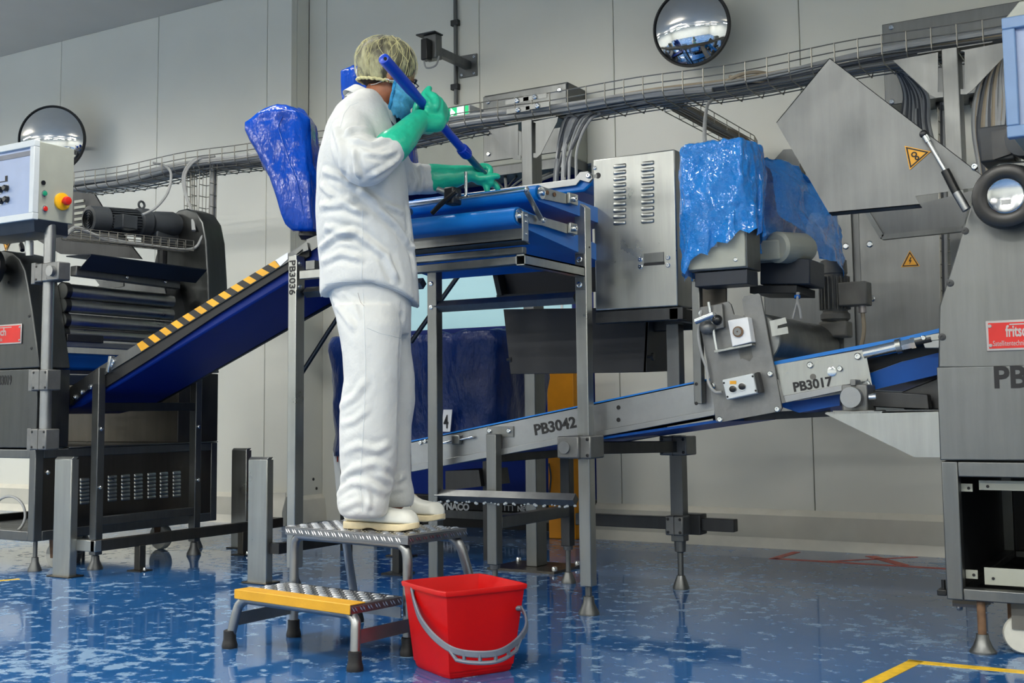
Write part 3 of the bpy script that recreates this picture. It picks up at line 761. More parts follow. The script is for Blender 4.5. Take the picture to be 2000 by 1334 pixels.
def plaque(parent, tl, br_, y, s1):
    a, b = aY(*tl, y), aY(*br_, y); 
    pl = MB().box(a.x, b.x, y-.006, y, b.z, a.z).obj('plaque', 'plaque_silver', parent, bev=.002)
    MB().box(a.x+.008, b.x-.008, y-.0075, y-.006, b.z+.008, a.z-.008).obj('red_field', 'plaque_red', pl)
    h = a.z-b.z; w_ = b.x-a.x
    text('fritsch', h*.52, (a.x+w_*.30, y-.0078, b.z+h*.46), (1, 0, 0), (0, 0, 1), 'plaque_silver', pl, squeeze=.95*s1, bold=.0014)
    MB().box(a.x+w_*.36, b.x-w_*.22, y-.0085, y-.0075, b.z+h*.83, b.z+h*.87).obj('rule', 'plaque_silver', pl)
    text('Satellitentechnik', h*.25, (a.x+w_*.10, y-.0078, b.z+h*.16), (1, 0, 0), (0, 0, 1), 'plaque_silver', pl, squeeze=1.0*s1)
    for sx in (a.x+.013, b.x-.013):
        for sz in (a.z-.018, b.z+.018): bolt(pl, (sx, y-.006, sz), (0, -1, 0), .006, .004, 'rivet', 'plaque_silver')
plaque(t, (-40, 638), (43, 671), FY+.001, 1.0)
MB().prism([aY(x, y, 5.02) for x, y in ((286, 640), (291, 560), (304, 500), (320, 450), (333, 424), (348, 411), (364, 407), (382, 414), (395, 434), (402, 470), (406, 540), (410, 640))], (0, .16, 0)).obj('rear_head', 'steel_dim_reflect', t, bev=.008)
# rollers between the housings
for k, (yy, r) in enumerate(((569, .042), (597, .038), (626, .038), (651, .03))):
    c = aX(131, yy, FX-.075); MB().cyl((c.x, 4.136, c.z), (c.x, 4.899, c.z), r, n=28).obj('roller', 'steel_bright', t)
    MB().lathe([(r*.8, 0), (r*1.15, .0), (r*1.15, .03), (r*.8, .03)], (c.x, 4.137, c.z), (0, 1, 0), 20).obj('bearing', 'black_plastic', t)
c = aX(134, 672, FX-.06); MB().beam((c.x, 4.14, c.z), (c.x, 4.72, c.z), .035, .03).obj('guide_bar', 'alu', t, bev=.003)
MB().box(c.x-.03, c.x+.03, 4.70, 4.76, c.z-.03, c.z+.05).obj('bar_clamp', 'chrome', t, bev=.006)
MB().cyl((c.x+.02, 4.72, c.z+.02), (c.x+.1, 4.78, c.z+.05), .012).obj('clamp_lever', 'steel_dark', t)
c2 = aX(134, 660, FX-.05); MB().beam((c2.x, 4.14, c2.z), (c2.x, 4.38, c2.z), .04, .04).obj('square_tube', 'steel_dark', t, bev=.003)
q = aX(135, 705, FX-.1); MB().box(q.x-.5, q.x, 4.14, 4.89, q.z-.05, q.z+.045).obj('infeed_belt', 'belt_navy', t, bev=.02)
MB().box(q.x-.02, q.x+.03, 4.14, 4.89, q.z-.13, q.z-.075).obj('belt_carrier', 'navy_paint', t, bev=.004)
# hood over the rollers
h0, h1 = aY(178, 498, 4.16), aY(404, 528, 4.97)
h2 = V((h0.x-.20, 4.16, h0.z+.005)); h3 = V((h0.x-.24, 4.97, h1.z+.01))
MB().prism([h0, h1, h3, h2], (0, 0, .006)).obj('hood', 'navy_paint', t)
MB().prism([h0, h1, h1+V((-.09, 0, -.07)), h0+V((-.09, 0, -.07))], (0, 0, .004)).obj('hood_lip', 'navy_paint', t)
MB().beam(h0+V((-.14, 0, -.075)), V((h0.x-.14, 4.9, h0.z-.085)), .05, .055).obj('hood_beam', 'steel_dull', t, bev=.004)
for yy in (4.5, 4.78): bolt(t, (h0.x-.114, yy, h0.z-.08), (1, 0, 0), .010, .006)
# raised slotted guard above
g = [aY(x, y, 4.62) for x, y in ((140, 374), (184, 379), (202, 409), (276, 506), (200, 500), (118, 496), (58, 460), (140, 430))]
gp = MB().prism(g, (0, .012, 0)).obj('slotted_guard', 'steel_dark', t)
for j in range(6):
    a, b = aY(146, 388+j*11, 4.615), aY(163+j*3.5, 392+j*11, 4.615)
    MB().box(a.x, b.x, 4.612, 4.619, b.z-.008, b.z+.008).obj('slot', 'box_grey', gp)
MB().prism([aY(x, y, 4.3) for x, y in ((-30, 452), (36, 457), (50, 492), (20, 494), (-30, 494))], (0, .008, 0)).obj('guard_plate', 'steel_bright', t)
warn([aY(4, 466, 4.295), aY(22, 467, 4.295), aY(11, 491, 4.295)], t, (0, -.0012, 0), 'rollers')
MB().tube([aY(37, 455, 4.2), aY(41, 478, 4.18)], .007, 8).obj('gas_spring', 'black_plastic', t)
MB().tube([aY(41, 478, 4.18), aY(44, 489, 4.17)], .013, 10).obj('gas_spring_end', 'black_plastic', t)
MB().cyl(aX(57, 500, FX-.16), aX(57, 471, FX-.16), .022).obj('spindle_tube', 'chrome', t)
MB().prism([aY(x, y, 4.75) for x, y in ((186, 546), (241, 553), (241, 559), (202, 567))], (0, .01, 0)).obj('lower_guard', 'steel_dull', t)
# hand wheel
wc = aY(-18, 523, 3.87)
hw = MB().lathe([(.062, 0), (.062, .02), (.088, .03), (.104, .018), (.104, -.012), (.09, -.02), (.062, -.012)], wc, (0, -1, 0), 40).obj('hand_wheel', 'black_plastic', t)
MB().lathe([(.058, -.005), (.06, .012), (.05, .018), (.02, .016)], wc, (0, -1, 0), 32).obj('hub_disc', 'chrome', t)
MB().cyl(wc+V((0, .02, 0)), V((wc.x, FY+.01, wc.z)), .03).obj('wheel_axle', 'steel_dark', t)
# drive motor on top
m0, m1 = aY(172, 428, 4.45), aY(352, 440, 5.05); ax = (m1-m0).normalized(); r = .078
mo = MB().lathe([(r*.75, 0), (r*.98, .004), (r, .03), (r, .11), (r*.9, .115)], m0, ax, 28).obj('motor_fan_cover', 'motor_grey', t)
for i in range(4): MB().tube([m0-ax*.002+(Matrix.Rotation(k*pi/12, 3, ax)@ax.orthogonal().normalized())*(r*(.16+.17*i)) for k in range(24)], .0035, 5, closed=True).obj('grille_ring', 'black_plastic', mo)
L = (m1-m0).length
q = MB().lathe([(r*.82, .115), (r*.82, L*.50)], m0, ax, 24)
for i in range(28):
    a = 2*pi*i/28; d_ = Matrix.Rotation(a, 3, ax)@ax.orthogonal().normalized(); q.beam(m0+ax*.118+d_*r*.86, m0+ax*L*.5+d_*r*.86, .005, .02, 0, d_)
q.obj('finned_body', 'motor_grey', t)
jb = m0+ax*(L*.33)+V((.0, 0, -.0))+V((.07, -.04, .0))
MB().box(jb.x-.02, jb.x+.06, jb.y-.05, jb.y+.06, jb.z-.06, jb.z+.02).obj('terminal_box', 'motor_grey', t, bev=.006)
MB().lathe([(r*.8, L*.5), (r*1.1, L*.52), (r*1.1, L*.62), (r*.85, L*.66), (r*.95, L*.72), (r*1.0, L*.9), (r*.7, L)], m0, ax, 24).obj('gearbox', 'motor_grey', t)
e_ = m0+ax*(L*.56)+V((0, 0, r*1.1)); MB().tube([e_+V((.0, .022*math.cos(k*.6), .02+.022*math.sin(k*.6))) for k in range(11)], .007, 8, closed=True).obj('lifting_eye', 'motor_grey', t)
gb = m0+ax*(L*.8); MB().box(gb.x-.1, gb.x+.04, gb.y-.08, gb.y+.1, gb.z-.13, gb.z-.05).obj('gearbox_foot', 'motor_grey', t, bev=.01)
MB().tube([gb+V((0, 0, -.13)), V((gb.x, gb.y, 1.6))], .03, 10).obj('motor_post', 'steel_dark', t)
# clamped pole that carries the control box
PXc, PYc = -5.105, 3.93
zc = [aX(118, y, PXc).z for y in (536, 743, 857)]
MB().cyl((PXc, PYc, zc[2]-.03), (PXc, PYc, 1.83), .029, n=20).obj('control_pole', 'alu', t)
for i, z in enumerate(zc):
    clamp(t, (PXc-.0, PYc-.0, z), .12, .085, .095 if i == 0 else .105, 'pole_clamp')
    MB().box(PXc-.09, PXc-.06, PYc-.04, PYc+.07, z-.055, z+.055).obj('clamp_flange', 'cast', t, bev=.003)
q = V((PXc+.09, PYc-.015, zc[0])); MB().box(q.x-.045, q.x+.045, q.y-.035, q.y+.04, q.z-.047, q.z+.047).obj('cross_clamp', 'cast', t, bev=.006)
MB().cyl(q+V((.0, -.035, 0)), q+V((0, -.055, 0)), .027).obj('cross_rod', 'alu', t)
for x, y in ((FX-.05, FY+.05), (FX-.06, BY-.1), (LX+.1, FY+.05), (LX+.1, BY-.1)): foot(t, x, y, zb+.002)
caster(t, FX-.0-.06, FY+.19, .065); caster(t, FX-.2, BY-.25, .075, .05); caster(t, LX+.2, FY+.2); caster(t, LX+.2, BY-.25)
# small wire tray under the motor
a, b = aY(140, 466, 4.22), aY(378, 490, 4.98)
for (dx, dz) in ((0, 0), (0, .03), (0, .06), (-.04, 0), (-.08, 0), (-.08, .03), (-.08, .06)):
    MB().tube([a+V((dx, 0, dz)), b+V((dx, 0, dz))], .0028, 5).obj('tray_wire', 'wire', t)
for i in range(15):
    p = a.lerp(b, i/14); MB().tube([p+V((0, 0, .06)), p, p+V((-.08, 0, 0)), p+V((-.08, 0, .06))], .0026, 5).obj('tray_cross_wire', 'wire', t)
for i in range(2): MB().tube(spline([aY(126, 462, 4.1), a+V((-.02, .05, .06+.01*i)), a.lerp(b, .3)+V((-.03, 0, .025-.01*i)), a.lerp(b, .65)+V((-.03, 0, .01)), b+V((-.02, 0, .012)), b+V((.03, .05, .1))]), .009, 7).obj('tray_cable', 'cable_grey', t)

# control box on the pole
cx0, cy0, cy1, cz0, cz1 = -5.062, 3.80, 4.035, 1.785, 2.185
t = thing('control_box', 'grey control box with red emergency button on a pole at left', 'control box', (-5.36, 3.92, cz0))
MB().box(-5.70, cx0, cy0+.02, cy1, cz0, cz1).obj('housing', 'box_grey', t, bev=.004)
q = MB()
for a in ((-5.71, cx0+.004, cz1-.03, cz1+.004), (-5.71, cx0+.004, cz0-.004, cz0+.03), (cx0-.03, cx0+.004, cz0+.03, cz1-.03), (-5.71, -5.68, cz0+.03, cz1-.03)): q.box(a[0], a[1], cy0-.012, cy0+.022, a[2], a[3])
q.obj('front_frame', 'box_white', t, bev=.003)
fp = MB().box(-5.68, cx0-.03, cy0+.006, cy0+.02, cz0+.03, cz1-.03).obj('front_panel', 'panel_blue', t)
MB().box(-5.68, cx0-.03, cy0+.003, cy0+.008, cz1-.07, cz1-.045).obj('panel_band', 'grey_plastic', t)
for (x, y) in ((3, 371), (14, 368), (4, 393), (15, 390)):
    c = aY(x, y, cy0+.006); k = MB().lathe([(.017, 0), (.016, .02), (.012, .024)], c, (0, -1, 0), 16).obj('knob', 'black_plastic', t)
    MB().lathe([(.021, 0), (.021, .004)], c, (0, -1, 0), 16).obj('collar', 'chrome', k)
q = MB(); c = aY(10, 355, cy0+.005); q.box(c.x-.05, c.x+.02, c.y-.0015, c.y, c.z, c.z+.004); q.box(c.x, c.x+.018, c.y-.0015, c.y, c.z+.004, c.z+.03); q.obj('panel_print', 'ink', t)
q = aX(84, 357, cx0); MB().lathe([(.012, 0), (.012, .006), (.006, .006)], q, (1, 0, 0), 14).obj('key_switch', 'black_plastic', t)
for (x, y, m_) in ((86, 378, 'green_button'), (87, 408, 'red_button')):
    q = aX(x, y, cx0); MB().lathe([(.0165, 0), (.0165, .005), (.013, .006)], q, (1, 0, 0), 16).obj('button_collar', 'chrome', t); MB().lathe([(.0125, .004), (.0125, .011), (.009, .012)], q, (1, 0, 0), 16).obj('push_button', m_, t)
q = aX(120, 394, cx0); MB().lathe([(.045, 0), (.045, .012), (.04, .014)], q, (1, 0, 0), 28).obj('stop_collar', 'yellow_button', t)
MB().lathe([(.011, .014), (.012, .03), (.022, .034), (.024, .045), (.02, .056), (.008, .06)], q, (1, 0, 0), 20).obj('stop_button', 'red_button', t)
MB().prism([(-5.7, cy0, cz0), (cx0-.002, cy0, cz0), (cx0-.06, cy0+.05, cz0-.055), (-5.64, cy0+.05, cz0-.055)], (0, cy1-cy0-.03, 0)).obj('underside_cover', 'motor_grey', t)

# ================================================================ FLOOR GUIDE RAILS (folded posts with a rail)
def guard_post(t, x0, x1, y, z, d=.045):
    q = MB(); q.box(x0, x1, y, y+.004, .006, z-.012); q.box(x0, x0+.004, y+.004, y+d, .006, z-.012); q.box(x1-.004, x1, y+.004, y+d, .006, z-.012)
    q.prism([(x0, y, z-.012), (x1, y, z-.012), (x1, y+.014, z), (x0, y+.014, z)], (0, d-.014, 0)); q.obj('post', 'steel_bright', t, bev=.002)
    MB().box(x0-.02, x1+.02, y-.02, y+d+.03, 0, .008).obj('foot_plate', 'steel_brown', t, bev=.002)
    bolt(t, (x0-.008, y+d+.015, .008), (0, 0, 1), .01, .016)
t = thing('guide_rail', 'steel floor guide rail with two flat posts before the left machine', 'guide rail', (-4.86, 4.5, 0))
guard_post(t, -4.985, -4.862, 3.90, .588); guard_post(t, -5.04, -4.925, 5.19, .588)
rx = -4.745
MB().beam((-4.862, 3.96, .155), (rx+.02, 3.96, .155), .04, .055).obj('end_rail', 'steel_bright', t, bev=.003)
MB().beam((rx, 3.94, .155), (rx, 5.30, .155), .03, .055).obj('rail', 'steel_brown', t, bev=.003)
MB().beam((rx, 5.285, .155), (-4.92, 5.285, .155), .03, .055).obj('end_rail', 'steel_brown', t, bev=.003)
for y in (4.24, 4.98):
    MB().box(rx-.02, rx+.02, y-.02, y+.02, .006, .13).obj('leg', 'steel_brown', t, bev=.002); MB().box(rx-.05, rx+.05, y-.04, y+.04, 0, .006).obj('foot_plate', 'steel_brown', t)
    bolt(t, (rx+.035, y, .006), (0, 0, 1), .009, .014)
t = thing('guide_rail', 'steel floor guide rail whose flat post stands left of the step stool', 'guide rail', (-3.86, 4.7, 0))
guard_post(t, -3.952, -3.835, 4.18, .588); guard_post(t, -3.95, -3.84, 5.3, .588)
MB().beam((-3.79, 4.2, .165), (-3.79, 5.36, .165), .03, .05).obj('rail', 'steel_dark', t, bev=.003)
for y in (4.215, 5.33): MB().beam((-3.85, y, .165), (-3.776, y, .165), .03, .05).obj('end_rail', 'steel_dark', t)

# ================================================================ INCLINED CONVEYOR, LEFT
t = thing('incline_conveyor', 'blue belt conveyor climbing left to right with yellow and black edging', 'conveyor', (-4.6, 4.5, 0))
Yc = 4.20
B = lambda x: .86+.40*(x+5.13)
low = [(-6.0, .80), (-5.45, .80), (-5.2, .84)]+[(x, B(x)) for x in (-4.9, -4.4, -3.9, -3.52)]
upr = [(x, z+.11) for x, z in low]
MB().prism([(x, Yc+.02, z) for x, z in low]+[(x, Yc+.02, z) for x, z in upr[::-1]], (0, .49, 0)).obj('belt', 'curtain', t, bev=.01)
side = [(136, 792), (136, 757), (193, 717), (545, 506), (562, 496), (604, 468), (606, 482), (562, 512), (210, 728)]
MB().prism([aY(x, y, Yc-.006) for x, y in side], (0, .022, 0)).obj('side_frame', 'steel_dull', t)
MB().prism([aY(x, y, Yc+.002) for x, y in ((205, 731), (562, 512), (604, 484), (604, 500), (562, 528), (420, 617), (300, 697), (205, 757))], (0, .014, 0)).obj('wear_strip', 'black_rubber', t)
s0 = [aY(267, 672, Yc-.0085), aY(276, 686, Yc-.0085)]; s1 = [aY(536, 509, Yc-.0085), aY(546, 520, Yc-.0085)]
N = 23
for i in range(N):
    f0, f1 = i/N, (i+1)/N; sk = .018 if i else 0; se = .018 if i < N-1 else 0
    pts = [s0[0].lerp(s1[0], f0), s0[0].lerp(s1[0], f1), s0[1].lerp(s1[1], f1+se), s0[1].lerp(s1[1], f0+sk)]
    MB().prism(pts, (0, .002, 0)).obj('tape_stripe', 'yellow_tape' if i % 2 == 0 else 'black_tape', t)
MB().prism([aY(x, y, Yc-.0085) for x, y in ((538, 508), (562, 493), (562, 506), (547, 520))], (0, .002, 0)).obj('end_sticker', 'white_plastic', t)
for (x, y) in ((147, 776), (160, 766), (178, 756), (219, 712), (222, 706)): bolt(t, aY(x, y, Yc-.006), (0, -1, 0), .014, .012)
b_ = aY(221, 712, Yc-.012); MB().beam(b_+V((-.03, 0, -.04)), b_+V((-.01, 0, .045)), .03, .02).obj('belt_adjuster', 'chrome', t, bev=.003)
MB().prism([(x, Yc+.51, z) for x, z in ((-5.25, .82), (-3.55, B(-3.55)-.01), (-3.55, B(-3.55)+.13), (-5.25, .96))], (0, .02, 0)).obj('far_side_frame', 'steel_dark', t)
sx = -5.0
for y in (4.155, 4.84):
    z = 1.02 if y < 4.5 else 1.03
    MB().prism([(sx-.03, y, .075), (sx+.02, y, .075), (sx+.02, y, z+.02), (sx-.03, y, z-.01)], (0, .045, 0)).obj('post', 'steel', t, bev=.003)
    foot(t, sx-.005, y+.022, .076, .04)
    for zz in (.42, .72): bolt(t, (sx+.02, y+.02, zz), (1, 0, 0), .010, .01)
MB().beam((sx-.005, 4.2, .835), (sx-.005, 4.84, .835), .04, .045).obj('crossbar', 'steel_dark', t, bev=.003)
MB().beam((sx-.005, 4.2, .245), (sx-.005, 4.84, .245), .04, .045).obj('crossbar', 'steel_dull', t, bev=.003)
# head plates at the upper end
for k, pts in enumerate(([(573, 492), (600, 470), (606, 474), (578, 497)], [(598, 468), (620, 459), (624, 480), (608, 490)], [(590, 478), (600, 474), (602, 488), (592, 492)])):
    MB().prism([aY(x, y, Yc-.03-.01*k) for x, y in pts], (0, .012, 0)).obj('head_plate', 'steel', t)
MB().beam(aY(590, 500, 4.45), aY(640, 520, 4.45), .05, .06).obj('head_shaft', 'steel_dark', t)

# ================================================================ BLUE VINYL COVERS
av = V((math.cos(YAW-.25), math.sin(YAW-.25), 0)); dv = V((-av.y, av.x, 0))
def cover(label, rows, Y, hd, mat, seed, wr=.014, f=8):
    rings = []
    for (x, y, h_) in rows:
        c = aY(x, y, Y); hm = (aY(x+h_, y, Y)-aY(x, y, Y)).length*.93; rings.append(rrect(c, av, dv, hm, hd*min(1, .35+h_/45), 6, 6))
    o = tarp_loft('vinyl_cover', rings, mat, None, wr*1.25, f, seed, stretch=(1, 1, .35)); tag(settle(o), label, 'cover')
    from mathutils.bvhtree import BVHTree
    tr = BVHTree.FromPolygons([v.co+o.location for v in o.data.vertices], [p.vertices[:] for p in o.data.polygons]); sp_ = []
    for (x, y, h_) in rows[1:-2]:
        h = tr.ray_cast(CAM, _ray(x-h_*.12, y).normalized())
        if h[0] is not None: sp_.append(h[0])
    if len(sp_) > 2: MB().tube(spline(sp_, 3), .0035, 6).obj('welded_seam', mat, o)
    return o
cover('glossy blue vinyl cover tied over a motor at the conveyor head', [(604, 454, 19), (600, 440, 25), (594, 405, 30), (584, 352, 37), (575, 330, 40), (566, 300, 46), (553, 258, 54), (551, 244, 53), (556, 228, 38), (562, 216, 22), (564, 212, 15)], 4.48, .12, 'tarp_blue', 2, .012, 6)
c = aY(604, 458, 4.48); t = tag(settle(MB().lathe([(.04, 0), (.055, .02), (.055, .05), (.04, .07)], c+V((0, 0, -.03)), (.1, 0, 1), 20).obj('motor_flange', 'black_plastic')), 'black motor flange below the glossy blue vinyl cover', 'flange')
cover('blue vinyl cover showing behind the hair net of the worker', [(775, 330, 26), (765, 300, 36), (748, 250, 44), (730, 200, 46), (716, 160, 38), (710, 146, 30), (706, 138, 14)], 4.75, .13, 'tarp_blue', 5)
c = aY(776, 336, 4.75); q = MB(); q.lathe([(.03, 0), (.05, .02), (.05, .06), (.035, .08)], c+V((0, 0, -.05)), (0, 0, 1), 20); q.box(c.x-.02, c.x+.02, 4.73, 4.77, .008, c.z-.045); q.box(c.x-.06, c.x+.06, 4.69, 4.81, 0, .008)
tag(settle(q.obj('motor_post', 'steel_dark')), 'dark steel post carrying the covered motor behind the worker', 'post')
# large covered machine behind the stand
xa, xb = aY(622, 760, 5.3).x, aY(970, 760, 5.3).x
zt, zl = aY(700, 655, 5.3).z, aY(645, 890, 5.3).z
cxm = (xa+xb)/2; hx_ = (xb-xa)/2
t = thing('covered_machine', 'low machine under a dark blue vinyl cover behind the steel stand', 'machine', (cxm, 5.65, 0))
rings = []
for k, (z, s, d_) in enumerate(((zl, .99, .32), (zl+.12, .98, .32), (zl+.3, .995, .33), (zt-.12, 1.02, .35), (zt-.04, 1.03, .355), (zt-.005, 1.0, .34), (zt, .9, .28))):
    rings.append(rrect((cxm, 5.65, z), (1, 0, 0), (0, 1, 0), hx_*s, d_, 8, 6))
o = tarp_loft('cover', rings, 'tarp_navy', t, .017, 5.5, 9, stretch=(1, 1, .6))
lb = [aY(866, 800, 5.28), aY(883, 800, 5.28), aY(879, 843, 5.28), aY(862, 843, 5.28)]
MB().prism(lb, (0, .004, 0)).obj('number_label', 'white_plastic', t)
q = aY(868, 836, 5.277); text('4', .10, (q.x-.005, 5.277, q.z), (1, 0, 0), (0, 0, 1), 'ink', t, squeeze=.6, bold=.002)
for sx in (-1, 1):
    for sy in (-1, 1): MB().box(cxm+sx*(hx_-.12)-.025, cxm+sx*(hx_-.12)+.025, 5.65+sy*.24-.025, 5.65+sy*.24+.025, 0, zl+.2).obj('leg', 'steel_dark', t)
sh = [aY(x, y, 5.42) for x, y in ((650, 884), (700, 884), (700, 1006), (664, 1003), (657, 960))]
MB().prism(sh, (0, .01, 0)).obj('side_label', 'box_white', t)
q = aY(654, 902, 5.415); text('15', .11, (q.x, 5.415, q.z), (1, 0, 0), (0, 0, 1), 'red_ink', t, squeeze=.7)
MB().prism([aY(870, 920, 5.35), aY(935, 918, 5.35), aY(940, 950, 5.35), aY(870, 958, 5.35)], (0, .3, 0)).obj('drive_cover', 'steel_dark', t)
# ================================================================ MIDDLE: STEEL STAND
SY = 4.14
XLB = -3.02          # left end of the transverse belts, behind the worker
t = thing('transfer_stand', 'tall square-tube steel stand carrying the blue belts before the worker', 'stand', (-2.85, 4.5, 0))
pa, pb = aY(562.5, 600, SY).x, aY(578, 600, SY).x; zt = aY(570, 499, SY).z
p36 = MB().prism([(pa, SY, .09), (pb, SY, .09), (pb, SY, zt), (pa, SY, zt)], (0, .06, 0)).obj('post', 'steel_bright', t, bev=.003)
text('PB3036', .052, aY(565.5, 508, SY-.001), (0, 0, -1), (1, 0, 0), 'ink', p36, squeeze=1.03, bold=.001)
foot(t, (pa+pb)/2, SY+.03, .1)
MB().box(pb, pb+.004, SY+.0, SY+.055, aY(580, 566, SY).z, aY(580, 507, SY).z).obj('bracket_plate', 'steel_bright', t)
for y in (515, 560): bolt(t, aX(586, y, pb+.004), (1, 0, 0), .01, .005)
xa, xb = aY(835, 800, SY).x, aY(853.5, 800, SY).x; z2 = aY(850, 486, SY).z
MB().box(xa, xb, SY, SY+.045, .09, z2).obj('post', 'steel', t, bev=.003); foot(t, (xa+xb)/2, SY+.022, .1)
x2 = (xa+xb)/2
fa, fb = aY(1124, 600, SY).x, aY(1146, 600, SY).x; zf = aY(1125, 388, SY).z; zg = aY(1146, 404, SY).z
MB().prism([(fa, SY, .11), (fb, SY, .11), (fb, SY, zg), (fa, SY, zf)], (0, .05, 0)).obj('post', 'steel_bright', t, bev=.003)
foot(t, (fa+fb)/2, SY+.025, .12, .042)
MB().box(fa+.004, fb-.004, SY-.004, SY, aY(1135, 566, SY).z, aY(1135, 496, SY).z).obj('bracket_plate', 'steel', t, bev=.002)
for y in (507, 556): bolt(t, aY(1132, y, SY-.004), (0, -1, 0), .012, .004)
for y in (554, 600): bolt(t, aY(842, y, SY-.0), (0, -1, 0), .010, .004)
bolt(t, aX(1151, 483, fb), (1, 0, 0), .004, .002, 'screw', 'ink')
for (ya, yb) in ((600, 581), (967, 976)):
    a, b = aY(853, ya, SY+.02), aY(1124, yb, SY+.02); MB().beam((a.x, SY+.022, (a.z+b.z)/2), (b.x, SY+.022, (a.z+b.z)/2), .035, .035, pi/4).obj('diamond_rail', 'steel_dull', t)
# soap drops hanging along the lower rail
q = MB()
for i in range(34):
    f = i/33+.012*math.sin(i*9); c = a.lerp(b, f); q.ball((c.x, SY+.0, (a.z+b.z)/2-.025+.003*math.sin(i*5)), .003+.0035*abs(math.sin(i*2.7)), 1.3, 1, 1, 6)
q.obj('soap_drops', 'soap', t, kind='stuff')
# arm tubes toward the camera
e = aX(1019, 507, fb-.02); MB()
q = MB(); zc_ = e.z; X0, X1 = fb-.045, fb-.005; W = .004
for (x0, x1, z0, z1) in ((X0, X1, zc_+.018-W, zc_+.02), (X0, X1, zc_-.02, zc_-.018+W-.002), (X0, X0+W, zc_-.02, zc_+.02), (X1-W, X1, zc_-.02, zc_+.02)): q.box(x0, x1, e.y, SY+.0, z0, z1)
q.obj('open_tube', 'steel_bright', t)
MB().box(X0+W, X1-W, e.y+.08, e.y+.09, zc_-.016, zc_+.016).obj('tube_inner_shade', 'black_paint', t)  # black sheet paints in the shade inside the open tube
MB().beam((X0, e.y+.02, zc_), (XLB, e.y+.02, zc_-.004), .036, .03).obj('front_tube', 'steel', t, bev=.003)
zl_ = aY(600, 537, SY+.02).z; MB().beam((pb+.018, SY+.02, zl_), (-2.95, SY+.02, zl_), .04, .04).obj('front_tube', 'steel_bright', t, bev=.003)
q = aY(608, 520, SY+.03); MB().box(q.x-.025, q.x+.028, SY+.02, SY+.05, q.z-.015, q.z+.025).obj('bracket_plate', 'steel', t)
MB().beam((pb+.01, SY+.06, aY(604, 571, SY+.06).z), (-2.95, SY+.06, aY(604, 571, SY+.06).z), .035, .035, pi/4).obj('diamond_rail', 'steel_dull', t)
# diagonal struts
for (p, q_) in ((aY(587, 733, 4.75), aY(640, 650, 4.75)), (aY(803, 668, 4.75), aY(905, 525, 4.75)), (aY(640, 650, 4.75), aY(700, 560, 4.75))): MB().tube([p, q_], .012, 8).obj('strut', 'steel_dark', t)
# rear frame, clamps
RX, RY = aY(1327, 1000, 4.93).x, 4.93
MB().box(RX-.03, RX+.03, RY-.03, RY+.03, .21, aY(1320, 850, RY).z).obj('post', 'steel_dull', t, bev=.003)
MB().lathe([(.036, 0), (.036, .01), (.018, .06), (.013, .062), (.013, .16), (.024, .165), (.026, .21)], (RX, RY, 0), (0, 0, 1), 16).obj('levelling_foot', 'steel_dull', t, sharp=30)
zk = aY(1322, 870, RY).z; clamp(t, (RX, RY, zk), .13, .12, .085, 'tube_clamp')
zf_ = aY(1140, 873, SY).z
MB().beam((fa+.025, SY+.05, zf_-.005), (RX, RY, zk-.005), .05, .05).obj('side_tube', 'steel_dark', t, bev=.003)
clamp(t, ((fa+fb)/2+.0, SY+.02, zf_), .105, .12, .09, 'tube_clamp')
q = aY(1110, 874, SY-.03); MB().box(q.x-.035, q.x+.06, SY-.06, SY+.06, zf_-.043, zf_+.043).obj('tube_clamp', 'cast', t, bev=.006)
MB().cyl((q.x+.002, SY-.06, zf_), (q.x+.002, SY-.072, zf_), .024).obj('rod_end', 'alu', t)
zr_ = aY(1320, 1027, RY-.06).z
clamp(t, (RX, RY-.0, zr_), .085, .13, .085, 'tube_clamp')
MB().beam((-2.62, RY+.06, zr_), (RX+.24, RY+.06, zr_), .05, .055).obj('rear_tube', 'steel_dark', t, bev=.003)
MB().box(RX+.0, RX+.09, RY+.02, RY+.1, zr_-.045, zr_+.045).obj('tube_clamp', 'steel_dark', t, bev=.005)

# ---------------------------------------------------------------- transverse belts
def belt_unit(label, nose, r, back, x0, x1, mat='belt_blue'):
    """belt running in y, wrapped round a nose roller that lies along x"""
    t = thing('transfer_belt', label, 'conveyor', ((x0+x1)/2, (nose[0]+back[0])/2, nose[1]-r))
    prof = []
    for k in range(13):
        a = pi/2+pi*k/12; prof.append((nose[0]+r*math.cos(a), nose[1]+r*math.sin(a)))
    prof += [(back[0], back[1]-r), (back[0]+r*.7, back[1]), (back[0], back[1]+r)]
    MB().prism([(x0, y, z) for y, z in prof], (x1-x0, 0, 0), True).obj('belt', mat, t, sharp=40)
    return t
n1 = aX(1056, 377, -2.135)
tb = belt_unit('upper blue transfer belt with rounded nose under the brush hand', (n1.y, n1.z), .031, (4.42, n1.z-.02), XLB, -2.142)
sp_ = [aX(x, y, -2.132) for x, y in ((1057, 364), (1122, 383), (1122, 401), (1062, 389))]
MB().prism(sp_, (-.008, 0, 0)).obj('side_plate', 'steel_bright', tb)
MB().lathe([(.024, 0), (.024, .006), (.012, .007), (.011, .016), (.006, .018)], n1+V((.0, 0, 0)), (1, 0, 0), 18).obj('roller_shaft', 'chrome', tb)
for (x, y) in ((1069, 376), (1083, 380)): bolt(tb, aX(x, y, -2.131), (1, 0, 0), .009, .004, 'hole', 'rust')
a = aX(1115, 389, -2.13); MB().box(-2.132, -2.118, a.y-.03, a.y+.04, a.z-.022, a.z+.022).obj('clamp_plate', 'steel_bright', tb, bev=.003); bolt(tb, (-2.118, a.y, a.z), (1, 0, 0), .012, .012)
n2 = aX(1013, 422, -2.15)
tb2 = belt_unit('lower blue transfer belt jutting out below the upper one', (n2.y, n2.z), .034, (4.42, n2.z-.075), XLB, -2.152)
